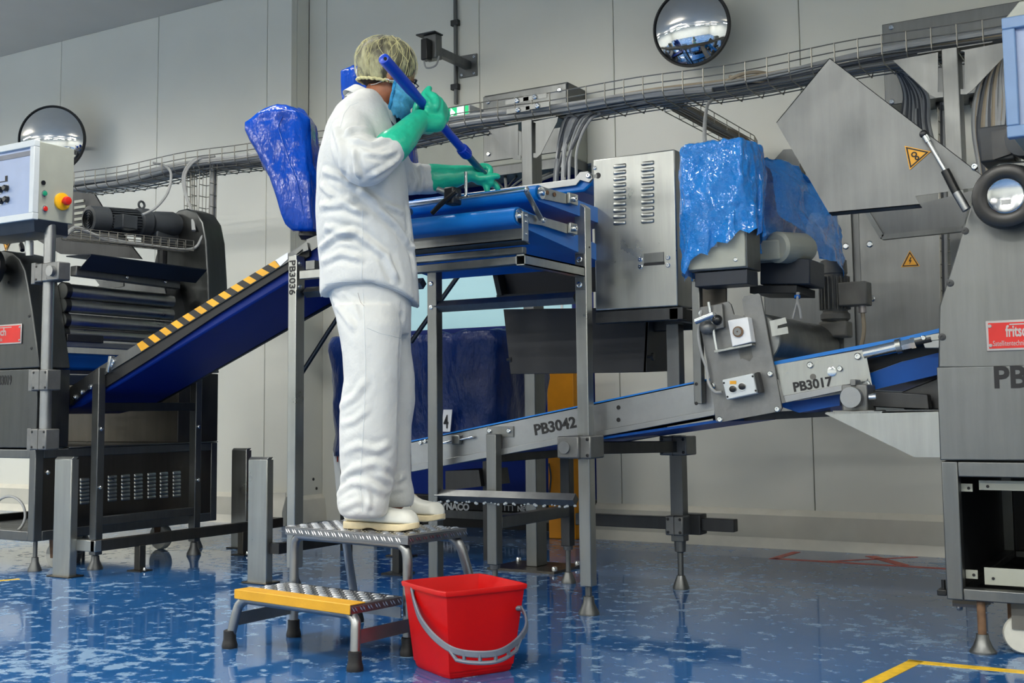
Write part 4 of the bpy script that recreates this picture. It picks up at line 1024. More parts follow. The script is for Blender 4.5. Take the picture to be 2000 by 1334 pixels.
sp_ = [aX(x, y, -2.13) for x, y in ((1030, 417), (1060, 424), (1123, 442), (1123, 461), (1060, 440), (1034, 436))]
MB().prism(sp_, (-.008, 0, 0)).obj('side_plate', 'steel_bright', tb2)
MB().lathe([(.028, 0), (.028, .004), (.012, .005), (.011, .014), (.006, .016)], n2+V((.002, 0, 0)), (1, 0, 0), 18).obj('roller_shaft', 'chrome', tb2)
q = aX(1027, 440, -2.128); MB().box(-2.134, -2.128, q.y-.02, q.y+.02, aX(1027, 471, -2.128).z, aX(1027, 414, -2.128).z).obj('hanger_strip', 'steel_bright', tb2, bev=.001)
for y in (421, 433, 457): bolt(tb2, aX(1028, y, -2.128), (1, 0, 0), .006, .004)
a = aX(1116, 447, -2.128); MB().box(-2.13, -2.116, a.y-.03, a.y+.03, a.z-.022, a.z+.022).obj('clamp_plate', 'steel_bright', tb2, bev=.003); bolt(tb2, (-2.116, a.y, a.z), (1, 0, 0), .012, .012)
yp = n2.y+.04
za, zb_ = aY(1021, 443, yp).z, aY(1021, 468, yp).z
MB().box(XLB, aY(1021, 455, yp).x, yp, yp+.004, zb_, za).obj('drip_plate', 'steel', tb2)
MB().prism([(XLB, yp, zb_), (aY(1021, 455, yp).x, yp, zb_), (aY(1021, 455, yp).x, yp+.05, zb_-.012), (XLB, yp+.05, zb_-.012)], (0, 0, .004)).obj('drip_lip', 'steel', tb2)
za, zb_ = aY(1021, 481, yp+.05).z, aY(1021, 495, yp+.05).z; xr = aY(1021, 488, yp+.05).x
MB().box(XLB, xr, yp+.05, yp+.08, zb_, za).obj('lower_bar', 'steel', tb2, bev=.003)
# thin bar with arm and clamp in front
r0, r1 = aX(1026, 370, -2.115), aX(1058, 430, -2.115)
MB().beam(r0, r1, .006, .02, 0, (1, 0, 0)).obj('bar_arm', 'steel_bright', tb2, bev=.001)
bolt(tb2, r1+V((.004, 0, 0)), (1, 0, 0), .011, .01); bolt(tb2, r0+V((.004, 0, 0)), (1, 0, 0), .011, .008)
MB().cyl(r0, (XLB, r0.y, r0.z-.014), .008, n=10).obj('guide_bar', 'chrome', tb2)
MB().cyl((-2.62, r0.y-.01, r0.z-.035), (XLB, r0.y-.01, r0.z-.042), .014, n=12).obj('guide_tube', 'steel_bright', tb2)
c = aY(884, 385, r0.y-.01)
MB().box(c.x-.022, c.x+.022, c.y-.03, c.y+.03, c.z-.03, c.z+.035).obj('bar_clamp', 'steel_dark', tb2, bev=.006)
MB().cyl(c+V((-.05, -.03, .03)), c+V((.02, 0, .0)), .012).obj('clamp_knob', 'steel_bright', tb2)
MB().tube(spline([c+V((-.07, -.035, -.06)), c+V((-.03, -.035, -.03)), c+V((.04, -.035, .012))]), .010, 8).obj('clamp_lever', 'black_plastic', tb2)
MB().cyl(c+V((.06, 0, 0)), c+V((.06, 0, .09)), .006).obj('bar_pin', 'chrome', tb2)
# longer belt behind, sticking out at the right
b0, b1 = aY(800, 400, 4.62), aY(1130, 352, 4.62)
tb3 = thing('outfeed_belt', 'narrow belt arm with grey side bar ending right of the T column', 'conveyor', ((b0.x+b1.x)/2, 4.8, b1.z-.1))
MB().prism([aY(800, 404, 4.62), aY(1125, 362, 4.62), aY(1133, 352, 4.62), aY(1150, 357, 4.62), aY(1157, 349, 4.62), aY(1155, 340, 4.62), aY(1148, 334, 4.62), aY(1132, 336, 4.62), aY(1122, 349, 4.62), aY(800, 392, 4.62)], (0, .012, 0)).obj('side_bar', 'alu', tb3, bev=.002)
zz = b1.z
MB().prism([(b0.x, 4.64, zz-.05), (aY(1140, 352, 4.64).x, 4.64, zz-.05), (aY(1156, 352, 4.64).x, 4.64, zz-.02), (aY(1156, 352, 4.64).x, 4.64, zz+.012), (b0.x, 4.64, zz+.01)], (0, .42, 0)).obj('belt', 'belt_blue', tb3, bev=.01)
MB().box(-2.75, -2.71, 4.66, 4.74, zz-.30, zz-.045).obj('support_block', 'steel_dark', tb3); bolt(tb3, aY(1150, 343, 4.62), (0, -1, 0), .013, .01)
# ---------------------------------------------------------------- black chute
t = thing('black_chute', 'black sheet hopper hanging under the blue belts', 'chute', (-2.2, 4.65, .98))
bp = [aY(x, y, 4.52) for x, y in ((983, 604), (997, 731), (1262, 727), (1268, 600))]
MB().prism(bp, (0, .012, 0)).obj('front_sheet', 'black_paint', t, bev=.002)
MB().prism([bp[3], bp[2], bp[2]+V((.0, .25, .01)), bp[3]+V((.0, .25, .0))], (-.012, 0, 0)).obj('side_sheet', 'black_paint', t)
up_ = [aY(x, y, 4.56) for x, y in ((962, 527), (1180, 510), (1180, 566), (972, 577))]
MB().prism(up_, (0, .012, 0)).obj('upper_sheet', 'black_paint', t)
MB().prism([aY(960, 527, 4.5), aY(969, 527, 4.5), aY(980, 577, 4.5), aY(971, 578, 4.5)], (0, .3, 0)).obj('side_flange', 'steel_dark', t)
MB().beam(aY(972, 579, 4.52), aY(1180, 566, 4.52), .02, .012).obj('ledge', 'steel_dark', t)
for p in (aY(1265, 697, 4.53), aY(990, 703, 4.53)): MB().lathe([(.006, 0), (.006, .02), (.016, .02), (.016, .03)], p, (1, 0, 0), 8).obj('wing_screw', 'black_plastic', t)
# ---------------------------------------------------------------- louvred steel cabinet
CYf = 4.30
c0, c1 = aY(1160, 450, CYf).x, aY(1321, 450, CYf).x; z0, z1 = aY(1240, 603, CYf).z, aY(1240, 301, CYf).z
t = thing('louvred_cabinet', 'bright steel cabinet with two columns of louvres right of the stand', 'cabinet', ((c0+c1)/2, CYf+.1, z0))
hb = MB().box(c0, c1, CYf, CYf+.19, z0, z1).obj('housing', 'steel_bright', t, bev=.006)
for (cx_, ya, st) in ((1210.5, 324, 12.35), (1265, 318.5, 12.6)):
    for j in range(10): louver(hb, aY(cx_, ya+st*j, CYf), (1, 0, 0), (0, -1, 0), .058, .0165, .008)
a, b = aY(1258, 503, CYf), aY(1297, 515, CYf)
MB().box(a.x, b.x, CYf-.004, CYf-.0005, b.z+.008, a.z+.016).obj('slot_plate', 'steel', hb, bev=.001)
MB().box(a.x-.002, b.x+.002, CYf-.0025, CYf-.0002, b.z-.003, b.z+.007).obj('slot', 'ink', hb)
for p in ((1251, 507), (1251, 521), (1305, 503), (1305, 518)): bolt(hb, aY(*p, CYf), (0, -1, 0), .010, .006)
bolt(hb, aY(1162, 328, CYf), (0, -1, 0), .008, .006)
q = aY(1168, 343, CYf); MB().lathe([(.0125, 0), (.0125, .001)], q, (0, -1, 0), 16).obj('cable_hole', 'ink', hb)
MB().box(q.x-.02, q.x-.004, CYf-.0012, CYf, q.z-.008, q.z+.006).obj('hole_tab', 'steel', hb)
MB().beam((c0, CYf+.02, z0-.028), (c1+.02, CYf+.02, z0-.028), .04, .05).obj('support_rail', 'steel_dark', t, bev=.003)
MB().beam((c0, CYf+.3, z0-.05), (c1+.02, CYf+.3, z0-.05), .04, .05).obj('support_rail', 'steel_dark', t, bev=.003)
MB().beam((c1-.02, CYf+.0, z0-.03), (c1-.02, CYf+.32, z0-.03), .04, .05).obj('support_rail', 'steel_dark', t, bev=.003)
lx = aY(1318, 700, CYf+.2).x; MB().box(lx-.028, lx+.028, CYf+.18, CYf+.235, .86, z0-.055).obj('post', 'steel_dull', t, bev=.003)

# ================================================================ CONVEYOR PB3042
KY = 4.25
t = thing('infeed_conveyor', 'long sloping steel conveyor marked PB3042 passing behind the front post', 'conveyor', (-2.35, 4.55, .55))
wb_ = [aY(x, y, KY) for x, y in ((803, 863), (1396, 740), (1396, 800), (803, 908))]
web = MB().prism(wb_, (0, .004, 0)).obj('side_plate', 'alu', t)
lp = [aY(x, y, KY-.012) for x, y in ((803, 908), (1396, 800), (1396, 811), (803, 922))]
MB().prism(lp, (0, .018, 0)).obj('lower_lip', 'alu', t, bev=.002)
d = (wb_[1]-wb_[0]).normalized(); nrm = V((-d.z, 0, d.x))
MB().prism([wb_[0]+nrm*.006, wb_[1]+nrm*.006, wb_[1]-nrm*.004, wb_[0]-nrm*.004], (0, .62, 0)).obj('belt', 'belt_blue', t)
MB().prism([wb_[0]-nrm*.10, wb_[1]-nrm*.155, wb_[1]-nrm*.165, wb_[0]-nrm*.11], (0, .62, 0)).obj('return_belt', 'belt_navy', t)
MB().prism([p+V((0, .62, 0)) for p in wb_], (0, .004, 0)).obj('far_side_plate', 'steel_dark', t)
q = aY(1044, 850, KY-.0015); text('PB3042', .062, q, d, nrm, 'ink', web, squeeze=1.05, bold=.0016)
for p in ((1208, 796), (1208, 820)): bolt(web, aY(*p, KY), (0, -1, 0), .009, .0015, 'hole', 'ink')
for p in ((822, 865), (831, 862)): bolt(web, aY(*p, KY), (0, -1, 0), .009, .008)
MB().cyl(aY(866, 865, KY-.015), aY(924, 853, KY-.015), .006).obj('latch_rod', 'chrome', t)
q = aY(893, 859, KY-.01); MB().box(q.x-.02, q.x+.02, KY-.025, KY, q.z-.02, q.z+.02).obj('latch', 'steel', t, bev=.004)
q = aY(961, 1000, KY-.05).x; ly = KY-.055; lz = aY(961, 848, ly).z
def slim_leg(x, y, zt, zb, nm='leg', m_='steel'):
    MB().prism([(x-.024, y, zb), (x+.024, y, zb), (x+.024, y, zt), (x-.024, y, zt-.0)], (0, .048, 0)).obj(nm, m_, t, bev=.003)
    MB().lathe([(.034, 0), (.034, .01), (.016, .05), (.012, .052), (.012, zb-.02), (.022, zb-.018), (.024, zb)], (x, y+.024, 0), (0, 0, 1), 14).obj('levelling_foot', 'steel_dull', t, sharp=30)
slim_leg(q, ly, lz, .16)
q2 = aY(977, 843, KY-.004); MB().box(q2.x-.065, q2.x+.065, KY-.006, KY, q2.z-.022, q2.z+.022).obj('bracket_plate', 'steel', t)
for s in (-.05, .045): bolt(t, (q2.x+s, KY-.006, q2.z+.004), (0, -1, 0), .010, .008)
ry = 4.84
slim_leg(q, ry, .72, .17, m_='steel_dark')
MB().beam((q, ly+.05, .33), (q, ry, .33), .045, .05).obj('side_bar', 'steel_dull', t, bev=.003)
MB().beam((q, ly+.05, .60), (q, ry, .60), .04, .04).obj('side_bar', 'steel_dark', t, bev=.003)
MB().beam((q, ry+.02, .62), (-2.1, ry+.02, .70), .04, .04).obj('rear_bar', 'steel_dark', t, bev=.003)
# ================================================================ YELLOW DOOR POST
p0, p1 = aY(1072, 1053, 6.47), aY(1124, 1053, 6.47)
t = tag(settle(MB().box(p0.x, p1.x, 6.47, WY-.06, 0, 1.35).obj('guard_post', 'orange_post', bev=.006)), 'yellow steel guard post beside the blue door', 'post')
tag(settle(MB().tube(spline([aY(1072, 905, 6.46), aY(1076, 930, 6.455), aY(1074, 955, 6.46), aY(1071, 972, 6.46)]), .006, 7).obj('cable', 'cable_dark')), 'thin dark cable hanging against the yellow guard post', 'cable')
# ================================================================ BLUE-WRAPPED CONTROL BOX
BYf = 4.15
bx0, bx1 = aY(1341, 450, BYf).x, aY(1456, 450, BYf).x; bz0, bz1 = aY(1400, 527, BYf).z, aY(1400, 290, BYf).z
t = thing('wrapped_box', 'control box wrapped in thin blue plastic sheet beside the louvred cabinet', 'control box', ((bx0+bx1)/2, BYf+.09, bz0))
MB().box(bx0, bx1, BYf+.012, BYf+.165, bz0, bz1).obj('housing', 'steel', t, bev=.005)
MB().box(bx0+.004, bx1-.004, BYf, BYf+.011, bz0+.006, bz1-.004).obj('front_plate', 'box_grey', t, bev=.003)
q = aY(1396, 320, BYf); MB().box(q.x-.05, q.x+.04, BYf-.003, BYf, q.z-.04, q.z+.04).obj('display', 'cable_grey', t)
for y in (437, 470):
    q = aY(1388, y, BYf); MB().box(q.x-.026, q.x+.026, BYf-.002, BYf, q.z-.026, q.z+.03).obj('switch_plate', 'box_white', t); MB().lathe([(.018, 0), (.017, .018), (.01, .02)], q, (0, -1, 0), 18).obj('rotary_switch', 'black_plastic', t)
q = aY(1437, 507, BYf); bolt(t, q, (0, -1, 0), .008, .005)
random.seed(11)
def film(rows, name, parent, seed, wr=.012, f=11, sub=2, closed=True):
    """thin sheet: rows of points from top to bottom"""
    q = MB(); vs = [[q.bm.verts.new(V(p)) for p in r] for r in rows]; n = len(vs[0])
    for a, b in zip(vs, vs[1:]):
        for k in range(n if closed else n-1): q.face([a[k], a[(k+1) % n], b[(k+1) % n], b[k]], True)
    for _ in range(sub): bmesh.ops.subdivide_edges(q.bm, edges=q.bm.edges[:], cuts=1, use_grid_fill=True, smooth=.5)
    me = bpy.data.meshes.new(name); bmesh.ops.recalc_face_normals(q.bm, faces=q.bm.faces[:]); q.bm.to_mesh(me); q.bm.free(); me.update()
    wrinkle(me, wr, f, seed, (1, 1, .45), levels=((1, 1), (2.2, .6), (4.7, .3)))
    return mesh_obj(me, name, 'film_blue', parent)
cxb, cyb = (bx0+bx1)/2, BYf+.085
hxb, hyb = (bx1-bx0)/2+.02, .11
rows = []
nr = 10
for i in range(nr+1):
    f = i/nr
    ring = rrect((cxb, cyb, 0), (1, 0, 0), (0, 1, 0), hxb*(1+.10*f+.05*math.sin(f*5)), hyb*(1+.12*f), 9, 5)
    out = []
    for k, p in enumerate(ring):
        u_ = (p.x-(cxb-hxb))/(2*hxb)                      # 0 left .. 1 right
        bot = bz0+.015+.20*max(0, min(1, u_))**.8*.62-.02*(1-u_)+.014*math.sin(k*2.1)   # ragged lower hem, higher at right
        if u_ < .12: bot -= .015
        z = (bz1+.018)*(1-f)+bot*f
        fl_k = .012*math.sin(k*1.7+f*2)*f
        out.append(V((p.x+fl_k, p.y-fl_k, z)))
    rows.append(out)
top = []
for s in (.02, .35, .7, .93):
    top.append([V((cxb+(p.x-cxb)*s, cyb+(p.y-cyb)*s, bz1+.03-.006*s)) for p in rows[0]])
film(top+rows, 'plastic_sheet', t, 3)
# the same sheet runs on over a motor arm behind: an arched drape
axis = [(1462, 300, 4.30, 26, .10, .17), (1500, 306, 4.42, 38, .125, .26), (1535, 326, 4.55, 44, .13, .30), (1570, 352, 4.68, 46, .13, .28), (1584, 372, 4.78, 44, .12, .31), (1596, 396, 4.85, 36, .105, .28), (1602, 414, 4.89, 20, .07, .2)]
rows = []
for i, (x, y, Y, hw_, hm, drop) in enumerate(axis):
    c = aY(x, y, Y); row = []
    for k in range(19):
        s = (k/18)*2-1                                  # -1 front hem .. 0 ridge .. 1 back hem
        a = abs(s); side_ = -1 if s < 0 else 1
        off = hm*min(1, a*2.4)**.8*(1+.35*a); dz = -drop*1.05*max(0, a-.22)/.78-.03*a
        if a == 1: dz += .02*math.sin(i*2.3+k)
        row.append(c+V((-.35*side_*-off*.0, side_*off, dz))+V((side_*off*.45, 0, 0)))
    rows.append(row)
film(rows, 'plastic_sheet', t, 8, .016, 9, 2, closed=False)
MB().beam((bx0+.02, BYf+.08, bz0-.03), (bx1-.005, BYf+.08, bz0-.03), .12, .055).obj('underside_channel', 'navy_paint', t, bev=.003)
# support column down to the conveyor
cxa, cxb2 = aY(1352, 650, 4.2).x, aY(1368, 650, 4.2).x
MB().box(cxa, cxb2, 4.2, 4.235, aY(1360, 789, 4.2).z, bz0-.03).obj('column', 'steel', t, bev=.003)
MB().prism([aY(x, y, 4.32) for x, y in ((1370, 545), (1418, 540), (1418, 592), (1370, 600))], (0, .012, 0)).obj('rear_plate', 'steel_brown', t)
for y in (740, 778, ): bolt(t, aY(1360, y+10 if y > 760 else y+10, 4.2), (0, -1, 0), .007, .001, 'hole', 'ink')
# motor body under the sheet
m0 = aY(1518, 484, 4.45)
t = thing('wrapped_motor', 'grey geared motor half covered by the blue plastic sheet', 'motor', m0)
MB().lathe([(.05, 0), (.062, .01), (.062, .17), (.05, .2)], m0+V((.0, -.02, .0)), (.35, 1, .05), 24).obj('motor_body', 'box_grey', t)
MB().box(m0.x-.10, m0.x+.02, 4.42, 4.6, m0.z-.05, m0.z+.03).obj('terminal_box', 'box_grey', t, bev=.008)
pl = [aY(x, y, 4.5) for x, y in ((1484, 503), (1582, 505), (1582, 556), (1484, 556))]
MB().prism(pl, (0, .2, 0)).obj('gear_housing', 'navy_paint', t, bev=.006)
MB().prism([aY(x, y, 4.49) for x, y in ((1464, 557), (1556, 557), (1556, 573), (1464, 573))], (0, .25, 0)).obj('mounting_plate', 'black_paint', t, bev=.003)
for i in range(2): MB().tube(spline([aY(1557+i*3, 572, 4.48), aY(1557, 586, 4.46), aY(1552+i*10, 606, 4.46), aY(1548+i*16, 622, 4.46)]), .005, 6).obj('cable', 'cable_grey', t)
MB().lathe([(.012, 0), (.012, .012)], aY(1557, 577, 4.475), (0, -.2, -1), 8).obj('cable_tie', 'blue_tie', t)

# grey riser behind the sheet
pts = [aY(x, y, 6.50) for x, y in ((1512, 312), (1530, 292), (1545, 291), (1562, 312), (1562, 420), (1512, 420))]
tag(settle(MB().prism(pts, (0, WY-6.5005, 0)).obj('cable_riser', 'steel_dull')), 'grey chamfered cable riser behind the blue plastic sheet', 'riser')

# ================================================================ DRUM UNIT ON THE CONVEYOR
DY = 4.20
t = thing('drum_unit', 'worn steel side plate with a drum, crank handle and switch box', 'machine', aY(1450, 800, DY))
out = [(1362, 603), (1421, 589), (1427, 594), (1433, 614), (1454, 618), (1450, 585), (1454, 579), (1481, 573), (1485, 577), (1527, 797), (1524, 803), (1406, 825), (1398, 822), (1390, 760)]
pl = MB().prism([aY(x, y, DY) for x, y in out], (0, .012, 0)).obj('side_plate', 'cast', t)
slot = [(1441, 677), (1466, 672), (1470, 697), (1464, 706), (1450, 700), (1446, 702)]
MB().prism([aY(x, y, DY-.0006) for x, y in slot], (0, .0004, 0)).obj('window', 'motor_dirty', pl)
d0 = aY(1474, 662, DY+.02); dr_ = .098
dm = MB().lathe([(dr_*.96, 0), (dr_, .004), (dr_, .80), (dr_*.97, .81)], d0, (0, 1, .0), 48).obj('drum', 'steel', t)
fe = d0+V((0, .82, 0)); MB().box(fe.x-.10, fe.x+.11, fe.y, fe.y+.012, fe.z-.12, fe.z+.1).obj('far_plate', 'motor_dirty', t, bev=.004)
MB().prism([aY(x, y, DY-.004) for x, y in ((1503, 627), (1534, 620), (1537, 631), (1519, 636), (1518, 642), (1538, 638), (1540, 651), (1508, 657))], (0, .003, 0)).obj('hook_plate', 'steel_bright', t)
# white bearing block
MB().prism([aY(x, y, DY-.05) for x, y in ((1421, 626), (1460, 619), (1468, 668), (1430, 677))], (0, .048, 0)).obj('bearing_block', 'white_plastic', t, bev=.003)
q = aY(1442, 648, DY-.052); MB().lathe([(.020, 0), (.020, .006), (.016, .007)], q, (0, -1, 0), 20).obj('bearing_ring', 'rust', t); MB().lathe([(.015, .006), (.015, .010), (.003, .010), (.003, .004)], q, (0, -1, 0), 20).obj('shaft_end', 'cast', t)
MB().prism([aY(x, y, DY-.04) for x, y in ((1394, 684), (1468, 670), (1469, 675), (1395, 690))], (0, .038, 0)).obj('bar', 'steel_bright', t, bev=.002)
# crank
k0 = aY(1382, 640, DY-.03); MB().ball(k0, .030, 1, 1, .9, 14).obj('crank_body', 'cast', t)
MB().cyl(aY(1384, 590, DY-.03), aY(1401, 690, DY-.03), .0065).obj('spindle', 'chrome', t)
MB().tube([aY(1359, 628, DY-.07), aY(1395, 614, DY-.075)], .012, 12).obj('crank_arm', 'chrome', t)
MB().tube([aY(1395, 614, DY-.06), aY(1386, 624, DY-.04)], .010, 10).obj('crank_link', 'chrome', t)
MB().tube([aY(1392, 626, DY-.05), aY(1400, 625, DY-.09)], .007, 10).obj('knob_stem', 'chrome', t)
MB().ball(aY(1401, 625, DY-.10), .0195, n=18).obj('ball_knob', 'black_plastic', t)
MB().prism([aY(x, y, DY-.02) for x, y in ((1366, 600), (1410, 592), (1414, 640), (1372, 652))], (0, .018, 0)).obj('crank_base', 'cast', t, bev=.004)
MB().tube(spline([aY(1370, 606, DY-.02), aY(1364, 650, DY-.025), aY(1370, 690, DY-.025), aY(1380, 720, DY-.02), aY(1384, 748, DY-.02), aY(1396, 765, DY-.025), aY(1410, 766, DY-.03)]), .0058, 8).obj('switch_cable', 'cable_grey', t)
bxs = [aY(x, y, DY-.05) for x, y in ((1410, 742), (1470, 729), (1478, 768), (1419, 781))]
sb = MB().prism(bxs, (0, .048, 0)).obj('switch_box', 'box_white', t, bev=.004)
for (x, y) in ((1432, 760), (1450, 755)):
    q = aY(x, y, DY-.05); MB().lathe([(.013, 0), (.012, .010), (.008, .012)], q, (0, -1, 0), 16).obj('switch_knob', 'black_plastic', sb); MB().lathe([(.015, 0), (.015, .003)], q, (0, -1, 0), 16).obj('switch_collar', 'chrome', sb)
q = aY(1432, 747, DY-.0506); MB().box(q.x-.013, q.x+.012, q.y-.001, q.y, q.z-.006, q.z+.006).obj('switch_label', 'sticker_yellow', sb)
for p in ((1414, 748), (1470, 735), (1476, 763), (1421, 775)): bolt(sb, aY(*p, DY-.05), (0, -1, 0), .004, .001, 'screw', 'ink')
MB().prism([p+V((.003, .01, 0)) for p in (bxs[1], bxs[2], bxs[2]+V((.012, 0, .004)), bxs[1]+V((.012, 0, .004)))], (0, .03, 0)).obj('box_hinge', 'black_plastic', sb)
for p in ((1393, 753), (1505, 730), (1519, 799), (1407, 819), (1370, 612)): bolt(t, aY(*p, DY), (0, -1, 0), .011, .010)
# vertical drum motor behind
v0 = aY(1632, 628, 5.0)
mb_ = MB().lathe([(.05, 0), (.062, .01), (.062, .03), (.052, .04), (.052, .20), (.048, .25)], v0, (0, 0, 1), 24).obj('drum_motor', 'motor_dirty', t)
q = MB()
for i in range(22):
    a = 2*pi*i/22; d_ = V((math.cos(a), math.sin(a), 0)); q.beam(v0+d_*.056+V((0, 0, .05)), v0+d_*.056+V((0, 0, .19)), .004, .018, 0, d_)
q.obj('cooling_fins', 'motor_dirty', t)
MB().lathe([(.052, .2), (.056, .205), (.054, .26), (.03, .27)], v0, (0, 0, 1), 24).obj('fan_cowl', 'motor_dirty', t)
MB().box(v0.x+.03, v0.x+.15, v0.y-.06, v0.y+.03, v0.z+.06, v0.z+.16).obj('terminal_box', 'motor_dirty', t, bev=.006)
MB().cyl(v0+V((.12, -.02, .06)), v0+V((.12, -.02, .03)), .016).obj('cable_gland', 'plaque_silver', t)
MB().tube(spline([v0+V((.12, -.02, .035)), v0+V((.125, -.03, -.05)), v0+V((.10, -.03, -.14)), v0+V((.05, -.03, -.19))]), .009, 8).obj('motor_cable', 'cable_beige', t)
MB().box(v0.x-.06, v0.x+.06, v0.y-.05, v0.y+.05, v0.z-.07, v0.z).obj('worm_gearbox', 'motor_dirty', t, bev=.01)
MB().box(v0.x-.10, v0.x-.0, v0.y-.06, v0.y+.02, v0.z-.19, v0.z-.07).obj('gear_bracket', 'motor_dirty', t, bev=.006)
MB().beam((fe.x+.02, fe.y, fe.z-.05), (v0.x-.05, v0.y, v0.z-.12), .05, .05).obj('drum_shaft', 'steel_dark', t)

# ================================================================ CONVEYOR PB3017
t = thing('outfeed_conveyor', 'sloping steel conveyor marked PB3017 running into the right machine', 'conveyor', aY(1600, 790, 4.3))
ws = [(1512, 713), (1686, 683), (1698, 735), (1692, 744), (1530, 773)]
w3 = MB().prism([aY(x, y, 4.22) for x, y in ws], (0, .004, 0)).obj('side_plate', 'steel_bright', t)
MB().prism([aY(x, y, 4.208) for x, y in ((1530, 773), (1648, 751), (1648, 763), (1534, 787))], (0, .016, 0)).obj('lower_lip', 'alu', t, bev=.002)
MB().prism([aY(x, y, 4.214) for x, y in ((1686, 683), (1690, 684), (1704, 756), (1700, 762), (1682, 760), (1682, 750), (1696, 744))], (0, .006, 0)).obj('end_flange', 'steel_bright', t)
dd = (aY(1686, 683, 4.22)-aY(1512, 713, 4.22)).normalized(); nn = V((-dd.z, 0, dd.x))
text('PB3017', .047, aY(1550, 765, 4.2185), dd, nn, 'ink', w3, squeeze=1.0, bold=.0015)
for (x, y, r) in ((1583, 713, .012), (1641, 720, .011), (1676, 696, .013), (1695, 750, .012)): bolt(w3, aY(x, y, 4.22), (0, -1, 0), r, .010)
MB().lathe([(.017, 0), (.017, .004), (.014, .005)], aY(1625, 726, 4.22), (0, -1, 0), 24).obj('shaft_end', 'chrome', w3)
MB().lathe([(.011, 0), (.011, .002)], aY(1588, 736, 4.22), (0, -1, 0), 16).obj('hole', 'motor_dirty', w3)
MB().prism([aY(x, y, 4.23) for x, y in ((1512, 706), (1770, 657), (1840, 640), (1840, 648), (1770, 664), (1512, 713))], (0, .6, 0)).obj('belt', 'belt_blue', t)
MB().prism([aY(x, y, 4.26) for x, y in ((1694, 731), (1760, 707), (1840, 687), (1840, 730), (1704, 762))], (0, .55, 0)).obj('return_belt', 'belt_navy', t)
MB().prism([aY(x, y, 4.262) for x, y in ((1512, 790), (1640, 770), (1640, 792), (1560, 806))], (0, .5, 0)).obj('return_belt', 'belt_navy', t)
MB().prism([aY(x, y, 4.30) for x, y in ((1690, 690), (1840, 655), (1840, 690), (1760, 705), (1696, 728))], (0, .02, 0)).obj('inner_plate', 'black_paint', t)
MB().prism([aY(x, y, 4.212) for x, y in ((1775, 662), (1835, 650), (1835, 664), (1778, 670))], (0, .02, 0)).obj('nose_plate', 'steel_bright', t, bev=.002)
MB().prism([aY(x, y, 4.215) for x, y in ((1802, 668), (1835, 662), (1835, 680), (1806, 680))], (0, .02, 0)).obj('nose_plate', 'alu', t, bev=.002)
bolt(t, aY(1804, 660, 4.212), (0, -1, 0), .009, .006)
cyl_ = [aY(x, y, 4.225) for x, y in ((1688, 691), (1752, 677))]
MB().cyl(cyl_[0], cyl_[1], .021, n=24).obj('cylinder', 'chrome', t)
ad = (cyl_[1]-cyl_[0]).normalized()
MB().cyl(cyl_[1]-ad*.002, cyl_[1]+ad*.016, .026, n=24).obj('cylinder_head', 'steel_bright', t)
MB().cyl(cyl_[1]+ad*.016, cyl_[1]+ad*.05, .019, n=6).obj('hex_nut', 'chrome', t); MB().cyl(cyl_[1]+ad*.05, cyl_[1]+ad*.065, .022, n=6).obj('hex_nut', 'chrome', t)
MB().cyl(cyl_[1]+ad*.065, cyl_[1]+ad*.12, .015, n=14).obj('piston_rod', 'black_plastic', t)
pc = aY(1661, 776, 4.10)
MB().cyl(pc, pc+V((0, .2, 0)), .036, n=28).obj('pivot_rod', 'alu', t)
MB().box(pc.x-.042, pc.x+.048, pc.y+.04, pc.y+.16, pc.z-.05, pc.z+.045).obj('pivot_clamp', 'cast', t, bev=.006)
MB().box(pc.x-.07, pc.x+.075, pc.y+.02, pc.y+.19, pc.z-.067, pc.z-.045).obj('pivot_base', 'cast', t, bev=.003)
MB().box(pc.x-.008, pc.x+.012, pc.y+.03, pc.y+.1, pc.z+.04, pc.z+.062).obj('clamp_lug', 'cast', t, bev=.003)
MB().prism([aY(x, y, 4.22) for x, y in ((1700, 763), (1812, 770), (1816, 800), (1700, 795))], (0, .05, 0)).obj('pivot_arm', 'steel_dark', t, bev=.004)
MB().cyl(aY(1698, 776, 4.14), aY(1712, 775, 4.14), .012).obj('pivot_pin', 'chrome', t)
MB().beam(aY(1395, 818, 4.5), aY(1620, 806, 4.5), .03, .03).obj('lower_bar', 'steel_dark', t)

# ================================================================ RIGHT SHEETING MACHINE
RXF, RYF = -.79, 4.09
REX, RBY = .22, 5.3
t = thing('dough_sheeter', 'steel dough sheeting machine with raised guard and black wheel at the right edge', 'machine', ((RXF+REX)/2, 4.7, 0))
zb, zi0, zi1, zt_ = .167, .205, .565, .615
q = MB()
for y in (RYF, RBY-.05):
    q.box(RXF, RXF+.052, y, y+.05, zb, zt_); q.box(REX-.052, REX, y, y+.05, zb, zt_); q.box(RXF+.052, REX-.052, y, y+.05, zb, zi0); q.box(RXF+.052, REX-.052, y, y+.05, zi1, zt_)
for x in (RXF, REX-.052): q.box(x, x+.052, RYF+.05, RBY-.05, zb, zi0); q.box(x, x+.052, RYF+.05, RBY-.05, zi1, zt_)
q.obj('base_frame', 'steel', t, bev=.004)
MB().box(RXF+.004, RXF+.012, RYF+.05, RBY-.05, zi0, zi1).obj('side_panel', 'black_paint', t)
MB().box(REX-.02, REX-.012, RYF+.05, RBY-.05, zi0, zi1).obj('side_panel', 'black_paint', t)
bk = MB().box(RXF+.052, REX-.052, RBY-.03, RBY-.02, zi0, zi1).obj('back_panel', 'black_paint', t)
MB().box(RXF+.01, REX-.01, RYF+.03, RBY-.03, zb+.003, zb+.012).obj('floor_panel', 'steel_dark', t)
MB().box(RXF+.01, REX-.01, RYF+.03, RBY-.03, zt_-.012, zt_-.004).obj('roof_panel', 'black_paint', t)
